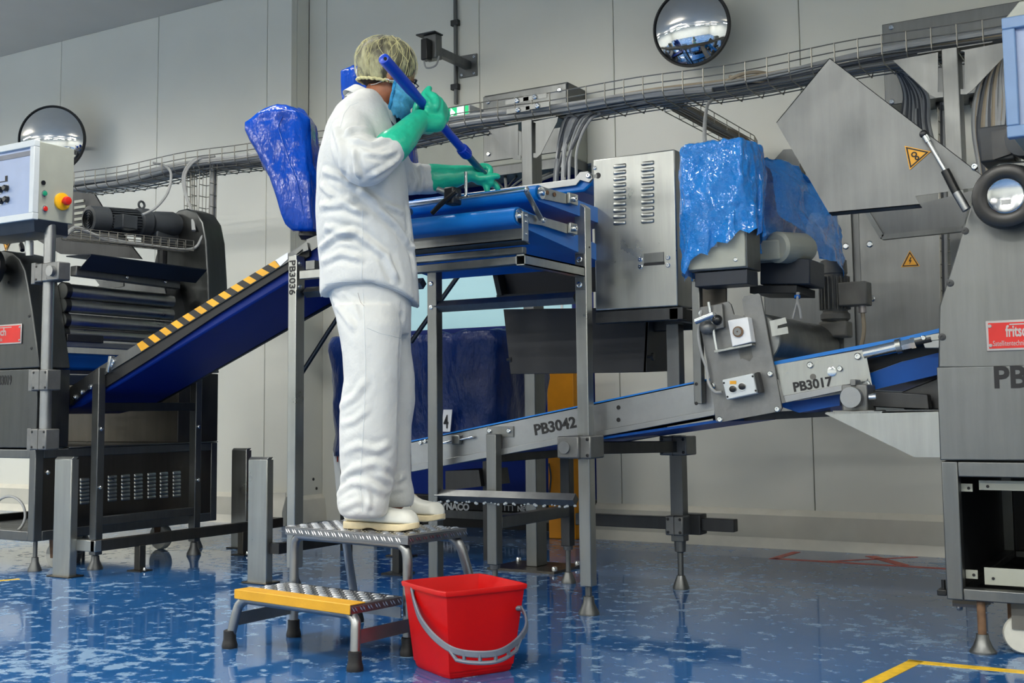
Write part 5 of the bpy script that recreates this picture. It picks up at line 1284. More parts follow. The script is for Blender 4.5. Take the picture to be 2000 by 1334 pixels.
for j in range(7):
    for i in range(8):
        p = aX(1882+i*10.2, 966+j*11+(7-i)*4.6-12, -.5); 
        if p.y < RBY-.1: pass
        p = V((-.62+.05*i, RBY-.032, .52-.032*j)); MB().box(p.x, p.x+.02, p.y-.001, p.y+.001, p.z, p.z+.005).obj('slot', 'box_grey', bk)  # pale pieces paint in the light showing through the slots
for (x0, y0, x1, y1) in ((1876, 945, 1899, 960), (1912, 941, 2060, 957), (1886, 1114, 1909, 1130), (1923, 1116, 2060, 1142)):
    a, b = aY(x0, y1, RYF+.05), aY(x1, y0, RYF+.05); o = MB().box(a.x, b.x, RYF+.052, RYF+.056, a.z, b.z).obj('mounting_tab', 'box_grey', t, bev=.001)
    c = aY(x0+16 if x1 < 1950 else x0+17, (y0+y1)/2+1, RYF+.05); bolt(o, c, (0, -1, 0), .005, .001, 'hole', 'ink')
MB().box(RXF-.03, RXF, RYF-.0, RYF+.05, zb+.01, zb+.03).obj('door_latch', 'black_plastic', t, bev=.003); MB().cyl((RXF-.012, RYF+.02, zb+.03), (RXF-.012, RYF+.02, zb+.06), .007).obj('latch_pin', 'black_plastic', t)
ap = MB().prism([aY(x, y, RYF-.004) for x, y in ((1829, 717), (2100, 711), (2100, 900), (1836, 899))], (0, .25, 0)).obj('front_apron', 'steel', t, bev=.004)
text('PB30', .098, aY(1940, 757, RYF-.0052), (1, 0, 0), (0, 0, 1), 'ink', ap, bold=.003, squeeze=.98)
hp = [(1832, 719), (1834, 598), (1866, 500), (1905, 369), (1922, 335), (1950, 318), (2000, 314), (2100, 320), (2100, 719)]
hs = MB().prism([aY(x, y, RYF) for x, y in hp], (0, .18, 0)).obj('front_housing', 'steel', t, bev=.006)
MB().prism([aY(x, y, RYF)+V((0, .95, 0)) for x, y in hp], (0, .25, 0)).obj('rear_housing', 'steel_dull', t, bev=.006)
for p in ((1885, 451), (1856, 553), (1840, 658)): 
    MB().lathe([(.012, 0), (.012, .003), (.007, .004), (.004, .004), (.004, .001)], aY(*p, RYF), (0, -1, 0), 14).obj('screw', 'steel_dark', hs)
plaque(t, (1925, 627), (2060, 682), RYF-.0, .62)
for i, (zz, yy) in enumerate(((.95, 4.3), (1.06, 4.3), (1.18, 4.3))): MB().cyl((RXF+.16, 4.27, zz+.05), (RXF+.16, 5.04, zz+.05), .036, n=20).obj('roller', 'steel_dull', t)
MB().prism([aY(x, y, 4.3) for x, y in ((1760, 766), (1840, 735), (1840, 800), (1765, 800))], (0, .3, 0)).obj('drive_guard', 'steel_dark', t, bev=.004)
# bracket wedge
MB().prism([aY(x, y, RYF) for x, y in ((1611, 808), (1616, 805), (1836, 802), (1837, 893), (1786, 893))], (0, .006, 0)).obj('support_wedge', 'steel_bright', t)
MB().prism([aY(x, y, RYF) for x, y in ((1612, 805), (1836, 801), (1836, 804), (1612, 809))], (0, .26, 0)).obj('wedge_top', 'steel', t)
MB().prism([p+V((0, .26, 0)) for p in [aY(x, y, RYF) for x, y in ((1611, 808), (1836, 802), (1837, 893), (1786, 893))]], (0, .006, 0)).obj('support_wedge', 'steel_dull', t)
# wheel
wc = aY(1966, 384, RYF-.09)
MB().lathe([(.056, 0), (.058, .02), (.078, .028), (.1, .02), (.106, .0), (.1, -.02), (.07, -.024), (.056, -.01)], wc, (0, -1, 0), 48).obj('hand_wheel', 'black_plastic', t, sharp=50)
hd_ = MB().lathe([(.058, .004), (.058, .018), (.054, .021), (.05, .018), (.003, .018)], wc, (0, -1, 0), 40).obj('hub_disc', 'chrome', t, sharp=40)
MB().box(wc.x-.014, wc.x+.014, wc.y-.0195, wc.y-.018, wc.z-.028, wc.z-.012).obj('scale_plate', 'alu', hd_)
MB().cyl(wc+V((0, .0, 0)), (wc.x, RYF+.002, wc.z), .035).obj('wheel_axle', 'black_plastic', t)
# raised guards
GY = 4.02
g1 = [(1620, 113), (1516, 239), (1619, 416), (1796, 400), (1788, 383), (1908, 366), (1918, 342)]
gg = [aY(x, y, GY) for x, y in g1]
gd = MB().prism(gg, (0, .004, 0)).obj('raised_guard', 'steel_dull', t)
MB().prism([gg[0], gg[1], gg[1]+V((0, .04, 0)), gg[0]+V((0, .04, 0))], (.004, 0, 0)).obj('guard_flange', 'steel_bright', t)
MB().prism([gg[2], gg[3], gg[3]+V((0, .04, -.005)), gg[2]+V((0, .04, -.005))], (0, 0, .003)).obj('guard_flange', 'steel_dark', t)
MB().prism([gg[0], gg[6], gg[6]+V((0, .03, 0)), gg[0]+V((0, .03, 0))], (0, 0, -.003)).obj('guard_flange', 'steel', t)
warn([aY(1767, 285, GY-.001), aY(1818, 296, GY-.001), aY(1777, 332, GY-.001)], gd, (0, -.0012, 0), 'rollers')
g2 = [aY(x, y, 4.9) for x, y in ((1694, 414), (1724, 464), (1880, 448), (1900, 372), (1796, 398))]
MB().prism(g2, (0, .004, 0)).obj('rear_guard', 'steel_dull', t)
MB().beam(g2[1], g2[2], .03, .02).obj('guard_edge', 'steel', t); MB().beam(g2[0], g2[1], .03, .02).obj('guard_edge', 'steel', t)
s0, s1, s2, s3 = [aY(x, y, GY-.025) for x, y in ((1804, 262), (1846, 333), (1868, 376), (1888, 410))]
MB().cyl(s0, s1, .0075).obj('gas_spring_rod', 'chrome', t); MB().cyl(s1, s2, .0145).obj('gas_spring_body', 'black_plastic', t); MB().cyl(s2, s3, .0145).obj('gas_spring_label', 'alu', t)
MB().ball(s0, .014).obj('ball_joint', 'steel_dark', t); MB().cyl(s0, s0.lerp(s1, .22), .011).obj('spring_eye', 'chrome', t)
bolt(t, aY(1904, 326, GY), (0, -1, 0), .012, .012)
# motor bracket above the wheel
q = aY(1948, 285, 4.2); MB().box(q.x-.05, q.x+.06, 4.15, 4.3, q.z-.06, q.z+.06).obj('motor_bracket', 'motor_grey', t, bev=.006)
MB().prism([aY(x, y, 4.14) for x, y in ((1935, 258), (1972, 250), (1975, 300), (1940, 312))], (0, .01, 0)).obj('bracket_plate', 'steel_dark', t)
MB().lathe([(.03, 0), (.06, .005), (.064, .03), (.064, .2)], aY(1998, 268, 4.08), (.2, 1, 0), 24).obj('drive_motor', 'motor_grey', t)
MB().lathe([(.02, 0), (.04, .01), (.045, .05), (.05, .07)], aY(1985, 325, 4.06), (0, 0, -1), 16).obj('wheel_bearing', 'motor_grey', t)
for x, y in ((RXF+.10, RYF+.03), (REX-.1, RYF+.05), (RXF+.10, RBY-.08), (REX-.1, RBY-.08)):
    fo_ = MB().lathe([(.042, 0), (.042, .006), (.03, .022), (.021, .045), (.019, .06)], (x, y, 0), (0, 0, 1), 20).obj('levelling_foot', 'steel', t, sharp=30); MB().cyl((x, y, .058), (x, y, zb+.004), .0135, n=14).obj('spindle', 'rust' if x < -.5 else 'steel_dull', fo_)
wx, wy_ = aY(1998, 1264, RYF+.05).x, RYF+.08
MB().lathe([(.03, -.025), (.055, -.025), (.062, -.014), (.062, .014), (.055, .025), (.03, .025)], (wx, wy_, .062), (0, 1, 0), 28).obj('caster_wheel', 'caster_white', t)
MB().box(wx-.03, wx+.03, wy_-.032, wy_-.028, .08, zb+.002).obj('caster_fork', 'motor_dirty', t); MB().box(wx-.05, wx+.05, wy_+.028, wy_+.032, .05, zb+.002).obj('caster_fork', 'rust', t)

# control cabinet at the right edge, on an arm
CY_ = 3.72
x0 = aY(1962, 150, CY_).x; za, zb2 = aY(1965, 36, CY_).z, aY(1968, 271, CY_).z
t = thing('control_box', 'pale blue framed control box cut by the right picture edge', 'control box', (x0+.25, CY_+.1, zb2))
MB().box(x0+.012, x0+.55, CY_+.02, CY_+.25, zb2+.004, za-.004).obj('housing', 'box_grey', t, bev=.004)
q = MB(); F_ = .036
for a in ((x0, x0+.56, za-F_, za), (x0, x0+.56, zb2, zb2+F_), (x0, x0+F_, zb2+F_, za-F_), (x0+.56-F_, x0+.56, zb2+F_, za-F_)): q.box(a[0], a[1], CY_-.012, CY_+.022, a[2], a[3])
q.obj('front_frame', 'frame_blue', t, bev=.004)
MB().box(x0+F_, x0+.56-F_, CY_+.006, CY_+.02, zb2+F_, za-F_).obj('front_panel', 'panel_blue', t)
MB().prism([(x0+.01, CY_-.0, za+.001), (x0+.5, CY_, za+.001), (x0+.5, CY_, za+.05), (x0+.05, CY_, za+.045)], (0, .15, 0)).obj('paper_pad', 'box_grey', t, bev=.003)
MB().cyl((x0+.3, CY_+.15, zb2+.005), (x0+.3, CY_+.22, 1.4), .03).obj('control_pole', 'alu', t)
# ================================================================ STEP STOOL
SO = V((-2.90, 3.015, 0)); su = V((.992, -.128, 0)); sv = V((.128, .992, 0))
def S(u, v, z): return SO+su*u+sv*v+V((0, 0, z))
t = thing('step_stool', 'aluminium two-step stool with checker-plate treads under the worker', 'stool', S(.28, .3, 0))
def tread(u0, u1, v0, v1, z, lip, nm):
    q = MB(); r = [(u0, v0), (u1, v0), (u1, v1), (u0, v1)]
    q.prism([S(u, v, z-.004) for u, v in r], (0, 0, .004))
    for a, b in zip(r, r[1:]+r[:1]):
        p, p2 = S(*a, z-.004), S(*b, z-.004); n = (p2-p).cross(V((0, 0, 1))).normalized()*-.003
        q.prism([p, p2, p2+V((0, 0, -lip)), p+V((0, 0, -lip))], n)
    o = q.obj(nm, 'tread', t, bev=.003)
    # raised tear bars in alternating pairs
    k = MB(); s = .034; i = 0; uu = u0+s*.5
    def bar(c, d, nrm, L=.0135, W=.0045, H=.003):
        e = d.cross(nrm)
        q4 = [c+d*L, c+e*W, c-d*L, c-e*W]; top = [c+d*L*.5+nrm*H, c-d*L*.5+nrm*H]
        vv = [k.bm.verts.new(p) for p in q4]; tt = [k.bm.verts.new(p) for p in top]
        for f in ((vv[0], vv[1], tt[0]), (vv[1], vv[2], tt[1]), (vv[1], tt[1], tt[0]), (vv[2], vv[3], tt[1]), (vv[3], vv[0], tt[0]), (vv[3], tt[0], tt[1])): k.face(f)
    while uu < u1-.01:
        vv_ = v0+s*.45; j = 0
        while vv_ < v1-.01:
            sg = 1 if (i+j) % 2 == 0 else -1; d = (su*.72+sv*.7*sg).normalized()
            e = V((-d.y, d.x, 0))
            for off in (-.006, .006): bar(S(uu, vv_, z)+e*off, d, V((0, 0, 1)))
            vv_ += s*.8; j += 1
        for sg in (1,):
            d = (su*.6-V((0, 0, .7))).normalized()
            for off in (-.006, .006): bar(S(uu+off, v0, z-lip*.5-.002)-sv*.0015, d, -sv, .011, .003, .002)
        uu += s; i += 1
    vv_ = v0+s*.5
    while vv_ < v1-.01:
        d = (sv*.6-V((0, 0, .7))).normalized()
        for off in (-.006, .006): bar(S(u1, vv_+off, z-lip*.5-.002)+su*.0015, d, su, .011, .003, .002)
        vv_ += s
    k.obj('tear_bars', 'tread_bar', o, kind='stuff')
    return o
tread(-.03, .575, .24, .54, .39, .026, 'upper_tread'); lt = tread(0, .556, 0, .232, .195, .024, 'lower_tread')
q = MB(); q.prism([S(-.003, -.003, .1955), S(.559, -.003, .1955), S(.559, .062, .1955), S(-.003, .062, .1955)], (0, 0, .004))
q.prism([S(-.003, -.007, .1995), S(.559, -.007, .1995), S(.559, -.007, .168), S(-.003, -.007, .168)], sv*.004)
q.obj('yellow_nosing', 'yellow_paint', t, bev=.002)
R_ = .0165
def frame(pts, nm): return MB().tube(spline(pts, 5), R_, 14).obj(nm, 'alu', t)
frame([S(-.03, .0, .03), S(-.012, .012, .12), S(.0, .018, .148), S(.03, .022, .164), S(.08, .022, .1655), S(.48, .022, .1655), S(.53, .022, .163), S(.558, .018, .146), S(.566, .012, .12), S(.575, .0, .03)], 'lower_frame')
frame([S(-.005, .262, .03), S(-.005, .262, .25), S(-.002, .262, .325), S(.018, .262, .352), S(.06, .262, .3585), S(.48, .262, .3585), S(.53, .262, .352), S(.55, .262, .325), S(.553, .262, .25), S(.553, .262, .03)], 'upper_frame')
frame([S(-.03, .60, .03), S(-.015, .54, .25), S(-.005, .52, .33), S(.02, .515, .355), S(.06, .515, .3585), S(.48, .515, .3585), S(.53, .515, .355), S(.56, .52, .33), S(.575, .54, .25), S(.60, .60, .03)], 'rear_frame')
for (u, v) in ((-.031, -.001), (.576, -.001), (-.005, .262), (.553, .262), (-.031, .602), (.601, .602)):
    MB().lathe([(.026, 0), (.027, .008), (.024, .02), (.0215, .03), (.0215, .058), (.018, .060)], S(u, v, 0), (0, 0, 1), 20).obj('rubber_foot', 'black_rubber', t)
MB().prism([S(-.012, .02, .075), S(-.012, .02, .118), S(-.022, .57, .128), S(-.022, .57, .085)], su*.004).obj('side_brace', 'alu', t)
sb = MB().prism([S(.562, .02, .075), S(.562, .02, .118), S(.582, .57, .128), S(.582, .57, .085)], su*.004).obj('side_brace', 'alu', t)
MB().prism([S(0, .225, .125), S(.556, .225, .125), S(.556, .225, .160), S(0, .225, .160)], sv*.004).obj('rear_brace', 'alu', t)
MB().prism([S(.5655+.0022, .17, .082), S(.5655+.0022, .17, .117), S(.570+.003, .29, .119), S(.570+.003, .29, .084)], su*.0008).obj('label', 'white_plastic', t)
q = MB()
for i in range(9): q.prism([S(.5690, .18, .086+.003*i), S(.5690, .18, .0875+.003*i), S(.5691, .20, .0876+.003*i), S(.5691, .20, .0861+.003*i)], su*.0008)
for i in range(3): q.prism([S(.5694, .215, .092+.006*i), S(.5694, .215, .0935+.006*i), S(.5714, .265, .0945+.006*i), S(.5714, .265, .093+.006*i)], su*.0008)
q.obj('label_print', 'ink', t)

# ================================================================ RED BUCKET
BC = V((-2.05, 3.125, 0)); ba = V((.46, .888, 0)); bb = V((-.888, .46, 0)); BH = .262
t = thing('bucket', 'square red plastic bucket with a grey handle standing beside the stool', 'bucket', BC)
def br_(z, h, off=0): 
    return rrect(BC+V((-.004, .012, 0))*(z/BH)+V((0, 0, z)), ba, bb, h+off, h+off, 8, 14)
rings = [br_(.0, .108), br_(.006, .113), br_(.020, .114), br_(.021, .119), br_(.12, .130), br_(BH-.016, .1445), br_(BH-.015, .150), br_(BH-.004, .152), br_(BH, .150), br_(BH, .1455), br_(BH-.004, .143), br_(.12, .127), br_(.012, .115)]
MB().loft(rings, cap=True).obj('body', 'red_plastic', t, sharp=45)
hp_ = [aY(804, 1152, 3.035), aY(810, 1178, 3.02), aY(823, 1212, 2.985), aY(850, 1246, 2.935), aY(885, 1270, 2.905), aY(930, 1278, 2.895), aY(975, 1274, 2.935), aY(1008, 1254, 3.02), aY(1027, 1228, 3.10), aY(1027, 1204, 3.15), aY(1018, 1188, 3.18)]
hs = spline(hp_, 6); q = MB()
rr_ = []
for i, p in enumerate(hs):
    d = (hs[min(i+1, len(hs)-1)]-hs[max(i-1, 0)]).normalized(); o_ = V((p.x-BC.x, p.y-BC.y, 0)).normalized(); w_ = d.cross(o_).normalized()
    f = i/(len(hs)-1); gw = .010
    rr_.append([p+w_*gw+o_*.004, p+w_*gw-o_*.004, p-w_*gw-o_*.004, p-w_*gw+o_*.004])
q.loft(rr_, smooth=False); hd_ = q.obj('handle', 'grey_plastic', t, bev=.003)
lo_ = [p+V((0, 0, -.024)) for p in hs[24:44]]
lo_[0] = hs[23]+V((0, 0, -.004)); lo_[-1] = hs[44]+V((0, 0, -.004))
MB().tube(lo_, .006, 8).obj('grip_rail', 'grey_plastic', hd_)
for i in (27, 31, 35, 39): MB().beam(hs[i], hs[i]+V((0, 0, -.024)), .008, .008).obj('grip_web', 'grey_plastic', hd_)
for p in (hp_[0], hp_[-1]):
    o_ = V((BC.x-p.x, BC.y-p.y, 0)).normalized(); MB().cyl(p-o_*.004, p+o_*.022, .008, n=12).obj('pivot', 'grey_plastic', hd_)

# ================================================================ THE WORKER
P0 = V((-2.5, 3.36, 0)); pn = V((-.607, .795, 0)).normalized(); pr_ = V((pn.y, -pn.x, 0))   # away from camera / to its right
def PP(x, y, db=0):
    d = _ray(x, y); return CAM+d*(((P0-CAM).dot(pn)+db)/d.dot(pn))
MPP = (PP(736, 500)-PP(735, 500)).length
def seg_ring(y, L, R, hb, db, n=28, p=2.3, skew=0):
    a, b = PP(L, y, db), PP(R, y, db); c = (a+b)/2; h = (b-a).length/2
    out = []
    for i in range(n):
        t_ = 2*pi*i/n; ct, st = math.cos(t_), math.sin(t_); r = (abs(ct)**p+abs(st)**p)**(-1/p)
        q_ = c+pr_*(h*r*ct)+pn*(hb*r*st); q_.z += skew*h*r*ct; out.append(q_)
    return out
def limb(q, pts, n=18):
    """tapered round limb: (px, py, db, radius)"""
    P_ = [PP(*p[:3]) for p in pts]; C_ = spline(P_, 4); R2 = []
    for i in range(len(pts)-1):
        for k in range(4): R2.append(pts[i][3]+(pts[i+1][3]-pts[i][3])*k/4)
    R2.append(pts[-1][3]); q.tube(C_, .05, n, R2)
    q.ball(C_[0], R2[0], n=14); q.ball(C_[-1], R2[-1], n=14)
fd = (pr_*.965+pn*.26).normalized()               # where the face points
fdn = (fd+V((0, 0, -.22))).normalized(); fs = fd.cross(V((0, 0, 1))).normalized(); fu = fs.cross(fdn).normalized()
HR = Matrix((fdn, -fs, fu)).transposed()          # head frame: x = forward, y = left, z = up
Hc = PP(762, 128, .03)
# --- body: one skin
q = MB()
q.ball(Hc, 1, .098, .077, .100, 24, HR)                                   # skull
q.ball(Hc+HR@V((.030, 0, -.085)), 1, .068, .060, .085, 20, HR)            # face
q.ball(Hc+HR@V((.050, 0, -.155)), 1, .040, .036, .030, 16, HR)            # chin
q.tube([Hc+HR@V((.090, 0, -.060)), Hc+HR@V((.114, 0, -.105))], .012, 10, [.010, .016])   # nose
q.ball(Hc+HR@V((.113, 0, -.107)), .016, n=10)
q.ball(Hc+HR@V((.090, 0, -.040)), 1, .012, .042, .012, 12, HR)            # brow
q.ball(Hc+HR@V((.090, 0, -.135)), 1, .013, .026, .010, 12, HR)            # lips
for s in (-1, 1):
    q.ball(Hc+HR@V((.058, s*.045, -.085)), 1, .024, .020, .020, 12, HR)   # cheeks
    q.ball(Hc+HR@V((-.008, s*.078, -.065)), 1, .020, .009, .032, 12, HR)  # ears
limb(q, [(752, 165, .03, .056), (738, 195, .02, .058), (726, 225, .01, .07)])
q.loft([seg_ring(215, 690, 745, .11, .02), seg_ring(250, 655, 752, .17, .02), seg_ring(330, 640, 768, .165, .02), (seg_ring(450, 645, 778, .14, .02)), seg_ring(560, 660, 785, .13, .03), seg_ring(630, 685, 780, .10, .03)])
limb(q, [(692, 258, -.15, .055), (703, 305, -.24, .048), (724, 322, -.28, .042), (765, 288, -.235, .036), (805, 248, -.13, .024)])
limb(q, [(735, 262, .17, .055), (760, 310, .27, .047), (790, 345, .33, .043), (850, 348, .34, .032), (895, 346, .337, .022)])
limb(q, [(722, 610, -.03, .062), (722, 760, -.08, .052), (716, 800, -.09, .047), (710, 930, -.09, .04), (704, 996, -.10, .034)])
limb(q, [(735, 610, .09, .062), (752, 760, .12, .052), (755, 800, .13, .047), (762, 920, .135, .04), (776, 980, .15, .033)])
me = remeshed(q, .011, 4)
me.transform(Matrix.Translation(-V((P0.x, P0.y, .39))))
me.materials.append(MATS['skin']); me.shade_smooth()
person = bpy.data.objects.new('person', me); COL.objects.link(person); person.location = (P0.x, P0.y, .39); person['_o'] = (P0.x, P0.y, .39)
tag(person, 'worker in white with hair net and green gloves standing on the step stool', 'person')
for s in (-1, 1):
    e_ = Hc+HR@V((.087, s*.032, -.062)); MB().ball(e_, .0125, n=12).obj('eye', 'white_plastic', person); 
    MB().ball(e_+fdn*.0075, .0065, n=8).obj('iris', 'ink', person)
    MB().tube([Hc+HR@V((.101, s*.014, -.042)), Hc+HR@V((.1, s*.034, -.036)), Hc+HR@V((.088, s*.052, -.042))], .0042, 6).obj('eyebrow', 'hair', person)

# --- cloth helpers
def folds(me, lines, gain=1.0):
    """raise or sink soft creases along 3-D polylines: (points, width, height)"""
    seg = []
    for pts, w_, h_ in lines:
        for a, b in zip(pts, pts[1:]): seg.append((a, b-a, (b-a).length_squared, w_, h_))
    ns = [v.normal.copy() for v in me.vertices]
    for v, nn in zip(me.vertices, ns):
        s_ = 0
        for a, d, l2, w_, h_ in seg:
            ap_ = v.co-a; tt = max(0, min(1, ap_.dot(d)/l2)); dist = (ap_-d*tt).length
            if dist < 3*w_: 
                x_ = dist/(w_*1.15); s_ += .68*gain*h_*(math.exp(-x_*x_)-.45*math.exp(-((x_-1.5)**2)*2))
        if s_: v.co = v.co+nn*s_
from mathutils.bvhtree import BVHTree
def on_cloth(me, pts, lift=.001):
    tree = BVHTree.FromPolygons([v.co for v in me.vertices], [p.vertices[:] for p in me.polygons]); out = []
    for x, y in pts:
        d = _ray(x, y).normalized(); h = tree.ray_cast(CAM, d)
        if h[0] is not None: out.append(h[0]-d*lift)
    return out
# --- trousers
q = MB()
q.loft([seg_ring(535, 640, 806, .165, .03), seg_ring(575, 641, 804, .172, .03), seg_ring(612, 652, 804, .168, .03), seg_ring(640, 664, 803, .15, .03), seg_ring(655, 680, 800, .12, .03)])
nl = [(600, 652, 782, .115, -.045), (640, 660, 784, .118, -.07), (695, 669, 783, .112, -.085), (742, 672, 781, .108, -.09), (794, 663, 780, .108, -.09), (842, 662, 779, .106, -.09), (905, 665, 776, .102, -.09), (936, 666, 770, .1, -.092), (967, 657, 762, .1, -.095), (990, 659, 759, .1, -.1), (1003, 664, 757, .095, -.1), (1011, 676, 748, .08, -.1)]
q.loft([seg_ring(*r) for r in nl])
fl2 = [(600, 680, 803, .11, .11), (674, 692, 803, .108, .125), (737, 698, 810, .106, .13), (784, 700, 811, .104, .13), (831, 703, 804, .1, .13), (900, 708, 803, .098, .13), (936, 716, 804, .096, .135), (960, 724, 809, .096, .14), (978, 734, 809, .094, .145), (988, 745, 806, .085, .15)]
q.loft([seg_ring(*r) for r in fl2])
me = remeshed(q, .0075, 5); wrinkle(me, .0032, 7, 4, (.7, .7, 1.2), ridge=False)
PN = lambda pts, db: on_cloth(me, dense(pts, 5), 0)
def dense(pts, k=10): 
    out = []
    for a, b in zip(pts, pts[1:]):
        for i in range(k): out.append((a[0]+(b[0]-a[0])*i/k, a[1]+(b[1]-a[1])*i/k))
    return out+[pts[-1]]
folds(me, [(PN([(664, 792), (690, 776), (712, 745)], -.19), .014, .006), (PN([(664, 830), (690, 822), (718, 800)], -.19), .012, .005), (PN([(668, 885), (700, 870), (735, 880), (760, 868)], -.19), .014, .006),
           (PN([(666, 935), (690, 915), (730, 905), (762, 915)], -.185), .014, .008), (PN([(660, 962), (684, 942), (716, 945), (752, 962)], -.19), .013, .009), (PN([(666, 992), (700, 978), (735, 990)], -.19), .012, .006), (PN([(712, 948), (722, 972), (716, 1000)], -.19), .010, .005),
           (PN([(740, 920), (765, 945), (790, 930)], .05), .014, .010), (PN([(755, 960), (790, 950)], .06), .012, .008),
           (PN([(650, 585), (668, 612), (690, 640)], -.12), .012, .008), (PN([(668, 570), (690, 590), (700, 620)], -.13), .009, .005), (PN([(785, 600), (780, 700), (777, 850)], -.04), .012, -.006)], .62)
tr_me = me.copy(); trousers = mesh_obj(me, 'trousers', 'white_cloth', person)
def seam(pts, nm, parent, src, mat='box_white', r=.0011):
    P_ = on_cloth(src, pts, .0002)
    if len(P_) > 1: MB().tube(P_, r, 5).obj(nm, mat, parent)
def dense(pts, k=10): 
    out = []
    for a, b in zip(pts, pts[1:]):
        for i in range(k): out.append((a[0]+(b[0]-a[0])*i/k, a[1]+(b[1]-a[1])*i/k))
    return out+[pts[-1]]
seam(dense([(709, 572), (712, 640), (714, 720), (712, 800), (707, 880), (703, 940), (708, 1000)]), 'side_seam', trousers, tr_me)
seam(dense([(716, 640), (745, 652), (783, 660)]), 'pocket_seam', trousers, tr_me); seam(dense([(699, 572), (704, 590), (711, 598)]), 'pocket_mouth', trousers, tr_me, 'plaque_silver')
# --- jacket
hem = [(600, 592), (625, 582), (640, 566), (700, 557), (760, 565), (795, 583), (820, 602), (850, 610)]
def hem_y(x):
    for (a, b), (c, d) in zip(hem, hem[1:]):
        if a <= x <= c: return b+(d-b)*(x-a)/(c-a)
    return 580
q = MB()
rows = [(184, 694, 737, .085, .02), (198, 676, 748, .13, .02), (220, 655, 758, .19, .02), (250, 637, 768, .218, .02), (300, 622, 784, .222, .02), (350, 616, 794, .215, .02), (400, 616, 800, .21, .02), (450, 618, 806, .205, .025), (500, 621, 812, .2, .03), (540, 624, 817, .2, .03)]
rg = [seg_ring(*r) for r in rows]
last = []
for i, p in enumerate(seg_ring(575, 626, 821, .2, .03)):
    s_ = (p-PP(723, 575, .03)).dot(pr_)/MPP+723
    back = max(0, (p-PP(723, 575, .03)).dot(pn))/.2
    y_ = hem_y(s_); z_ = PP(723, y_+2*back, .03).z; last.append(V((p.x, p.y, z_)))
rg.append(last); q.loft(rg)
limb(q, [(688, 252, -.15, .078), (693, 295, -.24, .079), (714, 322, -.285, .077), (748, 305, -.265, .062), (769, 286, -.235, .054)])
limb(q, [(738, 258, .17, .08), (758, 305, .265, .075), (785, 345, .33, .068), (815, 348, .34, .061), (843, 349, .345, .058)])
me = remeshed(q, .0075, 6); wrinkle(me, .0045, 6, 12, (.8, .8, 1.2), ridge=False)
folds(me, [(PN([(698, 366), (735, 400), (775, 440), (808, 490)], -.20), .013, .011), (PN([(708, 372), (750, 398), (790, 415)], -.2), .011, .007),
           (PN([(626, 402), (670, 398), (708, 414)], -.19), .013, .010), (PN([(638, 445), (700, 458), (755, 500), (775, 545)], -.19), .013, .011), (PN([(624, 485), (650, 462), (690, 450)], -.19), .012, .010),
           (PN([(628, 512), (665, 495), (705, 505)], -.19), .012, .007), (PN([(632, 335), (665, 345), (690, 362)], -.2), .012, .009), (PN([(625, 360), (650, 385), (690, 392)], -.2), .012, .007),
           (PN([(690, 272), (725, 282), (756, 272)], -.33), .011, .009), (PN([(690, 296), (694, 325), (700, 345)], -.34), .010, .010), (PN([(725, 345), (760, 325), (780, 308)], -.33), .010, .007), (PN([(715, 300), (745, 303), (772, 296)], -.33), .009, .006),
           (PN([(652, 245), (665, 290), (668, 335)], -.22), .014, .008), (PN([(672, 262), (690, 250), (720, 252)], -.22), .012, .007), (PN([(800, 322), (812, 350), (805, 376)], .27), .009, .008), (PN([(818, 320), (826, 350), (820, 378)], .27), .008, .007),
           (PN([(795, 400), (803, 470), (812, 540)], -.08), .012, .006)])
jk_me = me.copy(); jacket = mesh_obj(me, 'jacket', 'white_cloth', person)
seam(dense([(708, 405), (708, 470), (707, 530), (706, 556)]), 'side_seam', jacket, jk_me)
seam(dense([(700, 200), (684, 206), (672, 222), (664, 250)]), 'shoulder_seam', jacket, jk_me)
seam(dense([(634, 555), (668, 550), (706, 549), (750, 555), (786, 570), (806, 588)]), 'hem_seam', jacket, jk_me)
# collar
q = MB(); n = 32
def col_ring(y0, ha, hb, cx_, z_add=0, slope=.70):
    c = PP(cx_, y0, .02); out = []
    for i in range(n):
        t_ = 2*pi*i/n; a_ = ha*math.cos(t_); out.append(c+pr_*a_+pn*(hb*math.sin(t_))+V((0, 0, -slope*a_)))
    return out
q.loft([col_ring(226, .094, .118, 723), col_ring(212, .082, .098, 726), col_ring(198, .074, .086, 731), col_ring(194, .0745, .0875, 732), col_ring(200, .081, .096, 730), col_ring(217, .098, .124, 722)], cap=False)
me = bpy.data.meshes.new('collar'); bmesh.ops.recalc_face_normals(q.bm, faces=q.bm.faces[:]); q.bm.to_mesh(me); q.bm.free(); cl = mesh_obj(me, 'collar', 'white_cloth', person)
md = cl.modifiers.new('s', 'SUBSURF'); md.levels = md.render_levels = 1
